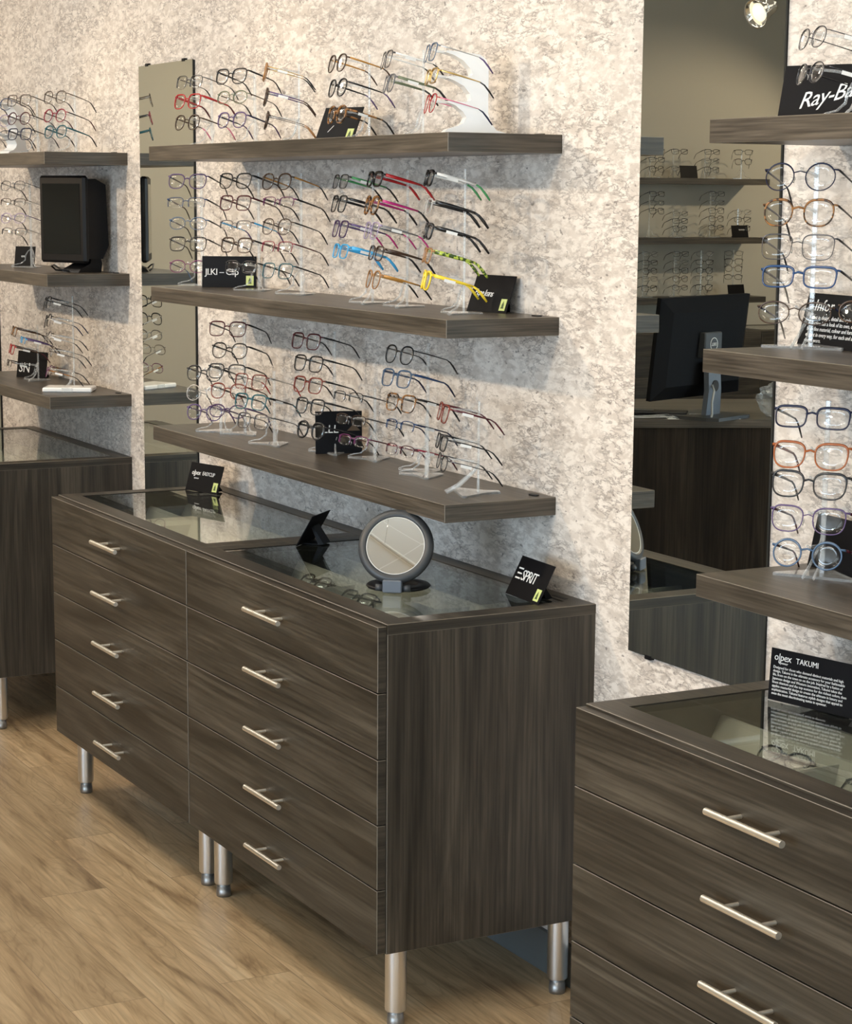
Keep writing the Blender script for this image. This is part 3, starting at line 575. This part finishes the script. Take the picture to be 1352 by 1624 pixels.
# shelves by the tall mirror
gR = 'eyeglasses on the shelves beside the tall mirror'
row('pair over black sign, uppermost shelf beside tall mirror', gR, Z3, -18, -.201, [(.935, .142, G('oval', 'thin', 'gunmetal', 'gunmetal', 'brown', 1.4, 1)), (.932, .084, G('oval', 'thin', 'gunmetal', 'black', 'black', 2.2, 1))])
RT_TALL = dict()
row('front stack, middle shelf beside tall mirror', gR, Z2, 32, -.160, [(.866, .316, G('round', 'light', 'navy', 'black', 'black', 3)), (.865, .254, G('panto', 'full', 'tortoise', 'black', 'black', 3)), (.865, .194, G('square', 'thin', 'gunmetal', 'black', 'black', 3)), (.872, .140, G('rect', 'full', 'blue', 'black', 'silver', 3.5)), (.863, .077, G('oval', 'light', 'brown', 'navy', 'silver', 3))], kind='tee', scale=1.1)
row('front stack, lowest shelf beside tall mirror', gR, Z1, 32, -.160, [(.924, .304, G('rect', 'full', 'navy', 'black', 'black', 4)), (.923, .239, G('cat', 'full', 'orange', 'brick', 'burgundy', 5)), (.922, .187, G('cat', 'full', 'charcoal', 'black', 'black', 4.5)), (.924, .125, G('cat', 'light', 'violet', 'burgundy', 'burgundy', 4)), (.925, .064, G('round', 'full', 'slate', 'burgundy', 'burgundy', 4))], kind='tee', scale=1.1)
glasses('brown oval eyeglasses half out of frame beside the white script sign', gR, 1.092, -.178, Z2 + .089, R(24), G('oval', 'full', 'brown', 'brown', 'black', 4))

# frames lying in the glass-topped trays
gT = 'eyeglasses lying under the cabinet glass'
ZT = H - .062
LY = [(-.93, -.40, 'black', 'panto', 'beside black side-on sign'), (-.74, -.395, 'black', 'square', 'near tray middle, front row'), (-.52, -.40, 'charcoal', 'oval', 'under round mirror, front row'), (-.25, -.40, 'black', 'panto', 'at front corner by leaning white-lettered sign'), (-.86, -.275, 'brown', 'panto', 'behind side-on sign, second row'), (-.62, -.275, 'black', 'square', 'left behind round mirror foot, second row'), (-.22, -.28, 'charcoal', 'panto', 'between round mirror and lettered sign, second row')]
for i, (x, y, c, sh, wd) in enumerate(LY):
    glasses(f'{c} {SWORD[sh]} eyeglasses under glass {wd}'.replace(' left ', ' '), gT, x, y, ZT, R(8 + (i * 37) % 9), G(sh, 'full', c, c, c, 4), fold=True, pitch=R(-52))
for i, (x, y, c, sh, wd) in enumerate([(-1.63, -.40, 'black', 'panto', 'in tray in front of small gold-lettered easel sign'), (-1.42, -.40, 'gunmetal', 'oval', 'in tray by cabinet seam')]):
    glasses(f'{c} {SWORD[sh]} eyeglasses lying under glass {wd}'.replace('gold-lettered ', ''), gT, x, y, ZT, R(10), G(sh, 'light', c, c, c, 4), fold=True, pitch=R(-52))
for i, (x, y, c, sh, wd) in enumerate([(1.035, -.385, 'gold', 'oval', 'front row, first from tall mirror'), (1.215, -.395, 'black', 'panto', 'front row, second from tall mirror'), (1.02, -.265, 'charcoal', 'oval', 'second row, first from tall mirror'), (1.26, -.275, 'black', 'rect', 'second row, at frame border')]):
    glasses(f'{c} {SWORD[sh]} eyeglasses in near cabinet tray, {wd}', gT, x, y, ZT, R(6), G(sh, 'full' if c != 'gold' else 'light', c, c, 'black', 3.5), fold=True, pitch=R(-52))

# ------------------------------------------------------------------ far wall frames, seen in the tall mirror
gF = 'eyeglasses on the far wall shelves seen in the tall mirror'
FX = -8.06
def far(words_, y, zs, levels, yaw, specs):
    th = R(yaw); top = max(levels)
    frame_stand('clear stand on the far wall: ' + words_, FX - .085 * math.sin(th), y + .085 * math.cos(th), zs, th, levels)
    for k, lv in enumerate(levels):
        o = ORD[k] if k < len(levels) - 1 else 'lowest'
        glasses(f'{describe(specs[k % len(specs)])}, {o} of {words_}', gF, FX, y, zs + lv, th, specs[k % len(specs)], simple=True)
s1 = [G('rect', 'full', 'black', h=4), G('oval', 'light', 'gunmetal', 'black', h=3), G('square', 'full', 'charcoal', h=3.5), G('panto', 'full', 'brown', 'black', h=3.5), G('oval', 'full', 'black', h=3)]
s2 = [G('oval', 'light', 'gunmetal', 'black', h=3), G('rect', 'full', 'charcoal', h=4), G('panto', 'full', 'black', h=3.5), G('rect', 'light', 'gunmetal', h=3), G('square', 'full', 'black', h=4)]
L3, L5 = [.188, .130, .070], [.306, .249, .194, .140, .078]
far('mirrored uppermost far shelf, first stack', -5.69, Z3, L3, 92, s2)
far('mirrored uppermost far shelf, stack behind sign', -5.875, Z3, [.186, .075], 96, s1)
far('mirrored uppermost far shelf, third stack', -6.145, Z3, L3, 92, s1)
far('mirrored uppermost far shelf, end stack', -6.41, Z3, [.190, .128], 118, s2[1:])
far('mirrored middle far shelf, first stack', -5.70, Z2, [.302, .244, .190], 88, s1)
far('mirrored middle far shelf, low stack', -5.895, Z2, [.172, .122, .072], 92, s2)
far('mirrored middle far shelf, tall stack', -6.195, Z2, L5, 96, s1)
far('mirrored middle far shelf, end stack', -6.42, Z2, [.183, .132, .075], 104, s2)
far('mirrored lowest far shelf, first stack', -5.655, Z1, L5, 92, s2)
far('mirrored lowest far shelf, second stack', -5.908, Z1, L5, 96, s1)
far('mirrored lowest far shelf, third stack', -6.108, Z1, L5, 110, s2)
far('mirrored lowest far shelf, end stack', -6.355, Z1, [.309, .253, .206, .146], 125, s1[1:])

# ------------------------------------------------------------------ sign cards
def card(label, x, y, z, yaw, w_, h_, tilt, lines, sticker=True, name='sign_card'):
    t = thing(name, label, 'sign', (x, y, z), (0, 0, R(yaw)), 'black easel sign cards')
    th = R(tilt); b = MB().box(-w_ / 2, w_ / 2, 0, .0022, 0, h_, .0005)
    c = b.build('card', BLACK, t); c.rotation_euler = (-th, 0, 0)
    MB().prism([(h_ * .55 * math.sin(th) + .003, h_ * .55 * math.cos(th)), (h_ * .62 * math.sin(th) + .003, h_ * .60 * math.cos(th)), (h_ * .55 + .012, .002), (h_ * .55, 0), (.004, 0), (.004, .002), (h_ * .5, .002)], -w_ * .18, w_ * .18, 'x').build('easel_foot', BLACK, t)
    for s, size, lx, lz, shear, sp, *up in lines:
        text('lettering', s, size, WHITE, c, (lx, -.0005, lz), rot=(R(90), R(-up[0]) if up else 0, 0), shear=shear, spacing=sp)
    if sticker:
        k = MB().box(w_ / 2 - .030, w_ / 2 - .008, -.0007, 0, .006, .034).build('sticker', STICK, c)
        MB().prism([(w_/2 - .0245, .011), (w_/2 - .0135, .011), (w_/2 - .0160, .018), (w_/2 - .0145, .018), (w_/2 - .019, .029), (w_/2 - .0235, .018), (w_/2 - .022, .018)], -.0011, -.0007, 'y').build('sticker_emblem', STICKD, k)
    return t
# clip-on sign by the narrow mirror
c1 = card('black easel sign with white lettering and lime sticker on glass below narrow mirror', -2.017, -.115, H, 15, .16, .087, 18, [('o|pex', .021, -.066, .050, .1, .88), ('EASYCLIP', .0165, -.014, .051, 0, .86), ('eyewear', .007, -.050, .038, 0, 1)])
card('black easel sign seen side-on, left of the round mirror'.replace('left of', 'beside'), -1.035, -.228, H, -47, .125, .092, 30, [], False)
c3 = card('black easel sign with slim white capitals leaning near the cabinet corner', -.122, -.120, H, -4, .16, .094, 27, [('SPRIT', .036, -.043, .040, .05, .82)])
bars = MB()
for zz in (.0645, .053, .0415): bars.box(-.069, -.047, -.0007, 0, zz, zz + .0036)
for k, zz in enumerate((.0645, .053, .0415)):
    MB().box(-.068 + .002 * (k % 2), -.046, -.0008, 0, zz - .001, zz + .0026).build('lettering_bar', WHITE, c3.children[0])
bars.bm.free()
para = ('Designed for those who demand distinct materials and high\ndesign, Takumi is the ultimate accessory for your fashionable\nlife, from on the town to on the job. Inspired by a fusion of\nJapanese design and Western innovation, Takumi takes the\n'
        'finest titanium and the top acetates for the richest colors, then\napplies masterful design to create the ultimate in luxury and\nsophistication. Takumi features stylish designs that appeal to\neven the most discriminating tastes in eyewear.')
card('black sign with white paragraph standing on the near cabinet glass', .992, -.186, H, 12, .212, .094, 4, [('o|pex', .0185, -.098, .0735, .1, .92), ('TAKUMI', .0140, -.048, .074, 0, 1.0), ('eyewear', .006, -.086, .0675, 0, 1), (para, .0068, -.098, .0585, 0, .97)], False)
card('black sign with white brush script on the shelf beside tall mirror, uppermost', .885, -.11, Z3, 25, .215, .100, 16, [('Ray-Ban', .040, -.070, .020, .5, .92, 12)], False)
card('black sign with script heading and text lines, middle shelf beside tall mirror', .877, -.075, Z2, -6, .26, .098, 14, [('Infor', .030, -.100, .066, .15, 1.05), ('Latest in design, detail and style. The\ncollection has a look of its own, crafted\nfrom fine material, colour and form and\nelegant in every way, for each and any\ndesign worn.', .0105, -.108, .050, 0, 1)], False)
card('black sign with large thin white lettering, lowest shelf beside tall mirror', .915, -.060, Z1, -4, .25, .10, 12, [('nt', .034, .010, .055, 0, 1), ('lt', .034, .026, .024, .2, 1)], False)
card('black sign with silver script at the end of the middle long shelf', -.415, -.052, Z2, 6, .155, .090, 20, [('Pepe Jeans', .022, -.066, .040, .35, .80, -2)])
card('black sign behind stacked frames on middle long shelf near narrow mirror', -1.822, -.100, Z2, 60, .158, .090, 8, [('JI.KI – Clip', .026, -.070, .036, 0, .9)])
c9 = card('black sign with tall white strokes on lowest long shelf behind stack', -1.115, -.090, Z1, 74, .125, .112, 4, [('LLL', .030, -.045, .055, .1, 1.0)], False)
MB().prism([(.022, .060), (.058, .060), (.040, .078)], -.0008, -.0003, 'y').build('printed_emblem', plain('brown_print', (.10, .06, .03), .5), c9.children[0])
card('black slanted sign with lime sticker on uppermost long shelf', -1.045, -.14, Z3, 20, .135, .095, 26, [('acc', .014, -.045, .055, 0, 1), ('|', .020, -.030, .030, .8, 1)])
card('black sign with white curls on lowest shelf beyond narrow mirror', -3.66, -.115, Z1, 24, .16, .098, 8, [('SN', .050, -.070, .020, .05, 1.0)], False)
card('small black sign on middle shelf beyond narrow mirror near tablet', -3.66, -.13, Z2, 40, .085, .075, 10, [('on', .014, -.015, .035, 0, 1)], False)
for y, z, wd in ((-5.94, Z3, 'uppermost'), (-6.385, Z2, 'middle'), (-6.37, Z1, 'lowest')):
    card(f'small black sign on the {wd} far shelf, seen in the tall mirror', -8.03, y, z, 78, .17, .085, 10, [('eyewear', .018, -.05, .05, 0, 1)] if z == Z2 else [], False)

# ------------------------------------------------------------------ white stands
def white_stand(label, x, y, z, yaw):
    """Profile plate: spine, three arms reaching forward, splayed foot."""
    t = thing('white_frame_stand', label, 'display stand', (x, y, z), (0, 0, R(yaw)), 'white frame stands')
    P = [(.085, 0), (.082, .006), (.060, .012), (.046, .028), (.040, .05), (.040, .150), (.034, .168), (.020, .178), (-.020, .183), (-.055, .186), (-.060, .182)]
    def curve(p0, p1, bulge, n=6): return [(p0[0] + (p1[0] - p0[0]) * (1 - (1 - k / n) ** 2 if bulge > 0 else (k / n) ** 2), p0[1] + (p1[1] - p0[1]) * (k / n)) for k in range(1, n + 1)]
    P += [(-.040, .176), (-.018, .164), (-.003, .148), (.003, .134), (-.010, .129), (-.050, .130), (-.055, .126), (-.038, .120), (-.016, .108), (-.003, .092), (.000, .078), (-.012, .073), (-.050, .076), (-.054, .072), (-.036, .066), (-.018, .052), (-.010, .040), (-.016, .028), (-.030, .020), (-.052, .014), (-.062, .006), (-.060, 0)]
    MB().prism(P, -.022, .022, 'x').build('stand_plate', WACR, t)
    for lv in (.183, .128, .073): MB().tube([(0, -.052, lv), (0, -.075, lv + .002), (0, -.083, lv + .008)], .003, 6, r2=.004).build('nose_holder', WACR, t, True)
    return t
white_stand('glossy white curved frame stand at the end of the uppermost long shelf', -.388, -.118, Z3, -17)
white_stand('white curved frame stand on the uppermost shelf beyond the narrow mirror', -3.745, -.130, Z3, 34)
t = thing('white_plinth', 'low white plinth under the edge-on stack, lowest shelf beyond narrow mirror', 'plinth', (-3.105, -.155, Z1), (0, 0, R(62)))
MB().box(-.085, .085, -.055, .055, 0, .016, .004).build('plinth_block', WACR, t); MB().box(-.018, .018, -.057, -.0545, .001, .0155).build('clear_clip', ACRY, t)

# ------------------------------------------------------------------ round table mirror
t = thing('round_table_mirror', 'round magnifying mirror with charcoal ring standing on the cabinet glass', 'mirror', (-.315, -.344, H), (0, 0, R(52)))
Rm = .087; zc = .1085; tl = R(-24)
Mt = Matrix.Translation((0, 0, .022)) @ Matrix.Rotation(tl, 4, 'X') @ Matrix.Translation((0, 0, zc - .022)) @ Matrix.Rotation(R(90), 4, 'X')
ring = MB().loft([[((r_) * math.cos(2*PI*k/64), (r_) * math.sin(2*PI*k/64), z_) for k in range(64)] for r_, z_ in ((.0665, .004), (.072, .0075), (.080, .0065), (.0868, .001), (.0870, -.006), (.083, -.012), (.070, -.013), (.0665, -.008))], closed=True, caps=False).xf(Mt)
ring.build('ring_frame', GREYP, t, True)
lip = MB().loft([[((r_) * math.cos(2*PI*k/64), (r_) * math.sin(2*PI*k/64), z_) for k in range(64)] for r_, z_ in ((.0655, .0035), (.0665, .0050), (.0677, .0048), (.0677, .003))], closed=True, caps=False).xf(Mt)
lip.build('bright_rim', plain('white_rim', (.75, .75, .72), .3), t, True)
gl = MB(); prof = [(.0662 * k / 12, .0012 + .0060 * ((k / 12) ** 2) * .5) for k in range(1, 13)]
gl.loft([[((r_) * math.cos(2*PI*k/64), (r_) * math.sin(2*PI*k/64), z_) for k in range(64)] for r_, z_ in reversed(prof)], caps=False)
gl.bm.faces.new([v for v in gl.bm.verts][-64:])
gl.xf(Mt); g = gl.build('mirror_glass', MIRR2, t, True)
bk = MB().lathe([(.001, -.0085), (.0675, -.0085), (.066, -.0115), (.001, -.0125)], 48).xf(Mt).build('mirror_back', GREYP, t)
MB().box(-.022, .022, -.012, .006, .001, .030, .002).build('hinge_block', SLATE, t)
fold = MB().lathe([(.046, .001), (.071, .001), (.075, .005), (.071, .009), (.046, .009), (.044, .005)], 48)
fold.build('folding_foot', BLACKP, t, True, (0, .070, 0))
for s in (-1, 1): MB().tube([(s * .024, .004, .010), (s * .040, .004, .010)], .0085, 12).build('hinge_knuckle', GREYP, t, True)

# ------------------------------------------------------------------ tablet display
t = thing('tablet_display', 'black upright tablet display with bulky back on middle shelf beyond mirror', 'tablet', (-3.12, -.150, Z2), (0, 0, R(24)))
MB().box(-.112, .112, -.020, .006, .032, .325, .008).build('screen_bezel', BLACKP, t)
MB().box(-.092, .092, -.0212, -.0195, .062, .298).build('screen', plain('dark_glossy_screen', (.012, .013, .012), .06), t)
MB().prism([(.006, .045), (.006, .310), (.050, .315), (.098, .295), (.108, .090), (.080, .045)], -.095, .095, 'x').build('rear_housing', BLACKP, t)
MB().prism([(-.02, 0), (.085, 0), (.090, .03), (.075, .075), (.050, .08), (.035, .030), (-.01, .012)], -.005, .080, 'x').build('stand_foot', BLACKP, t)
MB().tube([(-.02, .010, .004), (-.05, -.005, .006), (-.055, -.02, .020), (-.03, -.03, .024), (0, -.028, .010), (.03, -.02, .004)], .003, 8).build('cable', BLACKP, t, True)

# ------------------------------------------------------------------ reception desk in the reflection
ax = Vector((.41, -.912)); nx = Vector((.912, .41))
DKZ = 1.03
t = thing('reception_desk', 'dark walnut reception desk carrying the monitor, seen in the tall mirror', 'desk', (-2.209, -1.89, 0), (0, 0, math.atan2(ax.y, ax.x)))
# local x runs along the panel, local +y faces the mirror
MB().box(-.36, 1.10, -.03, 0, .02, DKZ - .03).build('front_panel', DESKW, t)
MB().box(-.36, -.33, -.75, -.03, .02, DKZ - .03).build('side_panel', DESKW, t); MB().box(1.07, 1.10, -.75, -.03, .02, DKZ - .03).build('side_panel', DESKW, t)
MB().box(-.37, 1.11, -.76, .01, DKZ - .03, DKZ, .001).build('desk_top', SHX, t)
for x in (-.31, 1.05):
    for y in (-.70, -.06): MB().cyl((x, y), .02, 0, .02, 14).build('foot', FOOT, t)
MX, MY = -2.278, -1.935
t = thing('computer_monitor', 'black computer monitor seen from behind on the reception desk', 'monitor', (MX, MY, DKZ), (0, 0, R(69)))
# local -y is the back, which faces the mirror
b = MB(); hw, z0, z1 = .285, .070, .430
b.loft([[(-hw, .030, z0), (hw, .030, z0), (hw, .030, z1), (-hw, .030, z1)], [(-hw, .014, z0), (hw, .014, z0), (hw, .014, z1), (-hw, .014, z1)], [(-hw + .05, -.012, z0 + .05), (hw - .05, -.012, z0 + .05), (hw - .05, -.012, z1 - .05), (-hw + .05, -.012, z1 - .05)]])
b.xf(Matrix.Translation((0, 0, .2)) @ Matrix.Rotation(R(6), 4, 'X') @ Matrix.Translation((0, 0, -.2)))
sc = b.build('screen_housing', plain('matte_monitor_plastic', (.005, .005, .006), .6, spec=.10), t)
MB().box(-.21, .21, .012, .016, .397, .403).xf(Matrix.Translation((0, -.021, -.008))).build('vent_slot', DARKIN, sc)
MB().box(-.265, .265, .0305, .0315, .09, .415).xf(Matrix.Translation((0, 0, .2)) @ Matrix.Rotation(R(6), 4, 'X') @ Matrix.Translation((0, 0, -.2))).build('screen', plain('dark_glossy_screen', (.012, .013, .012), .06), t)
MB().box(-.055, .055, -.045, -.008, .215, .305, .004).build('stand_head', GREYP, t)
col_ = MB().loft([[(-.045, -.050, .012), (.045, -.050, .012), (.045, -.030, .012), (-.045, -.030, .012)], [(-.040, -.056, .10), (.040, -.056, .10), (.040, -.036, .10), (-.040, -.036, .10)], [(-.038, -.050, .20), (.038, -.050, .20), (.038, -.030, .20), (-.038, -.030, .20)]])
st_ = col_.build('stand_column', SLATE, t)
MB().cyl((0, 0), .020, 0, .004, 24).xf(Matrix.Translation((0, -.0545, .115)) @ Matrix.Rotation(R(90), 4, 'X')).build('cable_hole', DARKIN, st_)
MB().prism([(-.10, -.14), (.10, -.14), (.12, -.10), (.12, .09), (-.12, .09), (-.12, -.10)], 0, .012, 'z').build('stand_base', GREYP, t)
lg = MB().loft([[((r_) * math.cos(2*PI*k/40), y_, (r_) * math.sin(2*PI*k/40)) for k in range(40)] for r_, y_ in ((.0215, -.0005), (.0235, -.0005), (.0235, .0005), (.0215, .0005))], closed=True, caps=False).build('emblem_ring', WHITE, t, loc=(0, -.0462, .262))
text('emblem_lettering', 'DELL', .0150, WHITE, lg, (0, 0, -.0052), align='CENTER', spacing=.95)
MB().tube([(.02, -.056, .118), (.035, -.075, .10), (.055, -.080, .06), (.06, -.085, .02), (.09, -.10, .004)], .004, 8).build('cable', plain('grey_cable', (.35, .35, .34), .5), t, True)
# clutter on the desk
def deskpt(u, v): return (-2.209 + ax.x * u + nx.x * v, -1.89 + ax.y * u + nx.y * v)
AZ = math.atan2(ax.y, ax.x)
x, y = deskpt(-.17, -.13); t = thing('desk_phone', 'flat black device lying on the desk in front of monitor', 'device', (x, y, DKZ), (0, 0, AZ + .25))
MB().box(-.14, .14, -.05, .05, 0, .018, .003).build('body', BLACKP, t); MB().box(-.10, .02, -.035, .03, .0182, .021).build('display_face', GREYP, t)
x, y = deskpt(.02, -.06); t = thing('paper_stack', 'white papers lying under the monitor on the desk', 'papers', (x, y, DKZ), (0, 0, AZ))
for k in range(3): MB().box(-.14 + .01 * k, .12 - .012 * k, -.05, .055 - .004 * k, .0012 * k, .0012 * k + .001).xf(Matrix.Rotation(R(3 * k), 4, 'Z')).build('sheet', TAG, t)
x, y = deskpt(-.2, -.045); t = thing('bubble_wrap', 'crumpled clear wrap at the desk edge beside monitor stand', 'wrap', (x, y, DKZ), (0, 0, AZ))
b = MB(); n, mth_ = 14, 5
vs = [[b.bm.verts.new((-.16 + .42 * i / n, -.035 + .07 * j / mth_, .004 + .010 * random.random() * (1 if 0 < j < mth_ else .2))) for j in range(mth_ + 1)] for i in range(n + 1)]
for i in range(n):
    for j in range(mth_): b.bm.faces.new((vs[i][j], vs[i+1][j], vs[i+1][j+1], vs[i][j+1]))
o = b.build('film', BAG, t); o.modifiers.new('film_thickness', 'SOLIDIFY').thickness = .001
x, y = deskpt(.33, -.10); t = thing('plastic_bag', 'crumpled clear plastic bag heaped beside the monitor stand', 'bag', (x, y, DKZ), (0, 0, AZ))
b = MB(); bmesh.ops.create_icosphere(b.bm, subdivisions=4, radius=1.0)
for v in b.bm.verts:
    p = v.co.copy(); k = 1 + .16 * math.sin(9 * p.x + 4 * p.z) * math.cos(7 * p.y - 3 * p.x) + random.uniform(-.05, .05)
    v.co = Vector((p.x * .105 * k, p.y * .075 * k, max(0, .055 + p.z * .062 * k * (1.25 if p.x < 0 else .75))))
b.build('bag_film', BAG, t)

# ------------------------------------------------------------------ track spotlights
tr = thing('light_track', 'white ceiling light track running along the shop wall', 'light track', (-2.0, TRACK_Y, CEIL))
MB().box(-4.2, 5.0, -.018, .018, -.03, 0).build('rail', WACR, tr)
GLOW = plain('lamp_glow', (1.0, .85, .62), .5, emit=1.5)
def spot(label, loc, target, power=SPOT_W):
    z = loc[2]; t = thing('track_spotlight', label, 'spotlight', loc, (0, 0, 0), 'chrome track spotlights')
    d = (Vector(target) - Vector(loc)).normalized(); q = d.to_track_quat('-Z', 'Y').to_matrix().to_4x4()
    MB().tube([(0, 0, .055), (0, 0, CEIL - z - .03)], .006, 10).build('stem', CHROME, t, True)
    MB().tube([(0, 0, .06), (.03, 0, .04), (.045, 0, 0)], .005, 8).build('yoke', CHROME, t, True)
    MB().loft([[(r_*math.cos(2*PI*k/28), r_*math.sin(2*PI*k/28), z_) for k in range(28)] for r_, z_ in ((.010, .072), (.024, .066), (.030, .045), (.034, .020), (.046, -.005), (.054, -.030), (.0555, -.034), (.051, -.030), (.042, -.004), (.028, .018), (.012, .030))]).xf(q).build('reflector_head', CHROME, t, True)
    MB().lathe([(.001, .0), (.026, .0), (.036, -.012), (.030, -.018), (.001, -.020)], 24).xf(q).build('bulb', GLOW, t, True)
    ld = bpy.data.lights.new('spot_beam', 'SPOT'); ld.energy = power; ld.color = WARM; ld.spot_size = R(64); ld.spot_blend = .6; ld.shadow_soft_size = .045
    lo = bpy.data.objects.new('spot_beam', ld); COL.objects.link(lo); lo.parent = t; lo.matrix_local = Matrix.Translation(d * .045) @ q
for i, (x, tx) in enumerate([(-4.6, -4.0), (-2.75, -2.4), (-1.3, -1.0), (.25, .4), (1.7, 1.5)]):
    spot(f'chrome track spotlight, {["first","second","third","fourth","fifth"][i]} along the ceiling track from the far wall', (x, TRACK_Y, 2.5), (tx, 0, 1.5), SPOT_W * (1, 1, .95, .6, .7)[i])
t2 = thing('light_track', 'added unseen white ceiling light track parallel to the beige far wall', 'light track', (-6.2, -5.0, CEIL))  # added track, unseen, put in to brighten the far wall
MB().box(-.018, .018, -3.0, 2.6, -.03, 0).build('rail', WACR, t2)  # rail of the added unseen track
spot('chrome spotlight on the added unseen track, aimed at the far wall shelves', (-6.2, -7.6, 2.8), (-8.29, -6.0, 1.5), 120)
spot('unseen chrome track spotlight added to brighten the bare beige far wall', (-6.2, -3.2, 2.8), (-8.29, -2.2, 1.6), 120)  # lamp added out of view to lift this stretch of wall
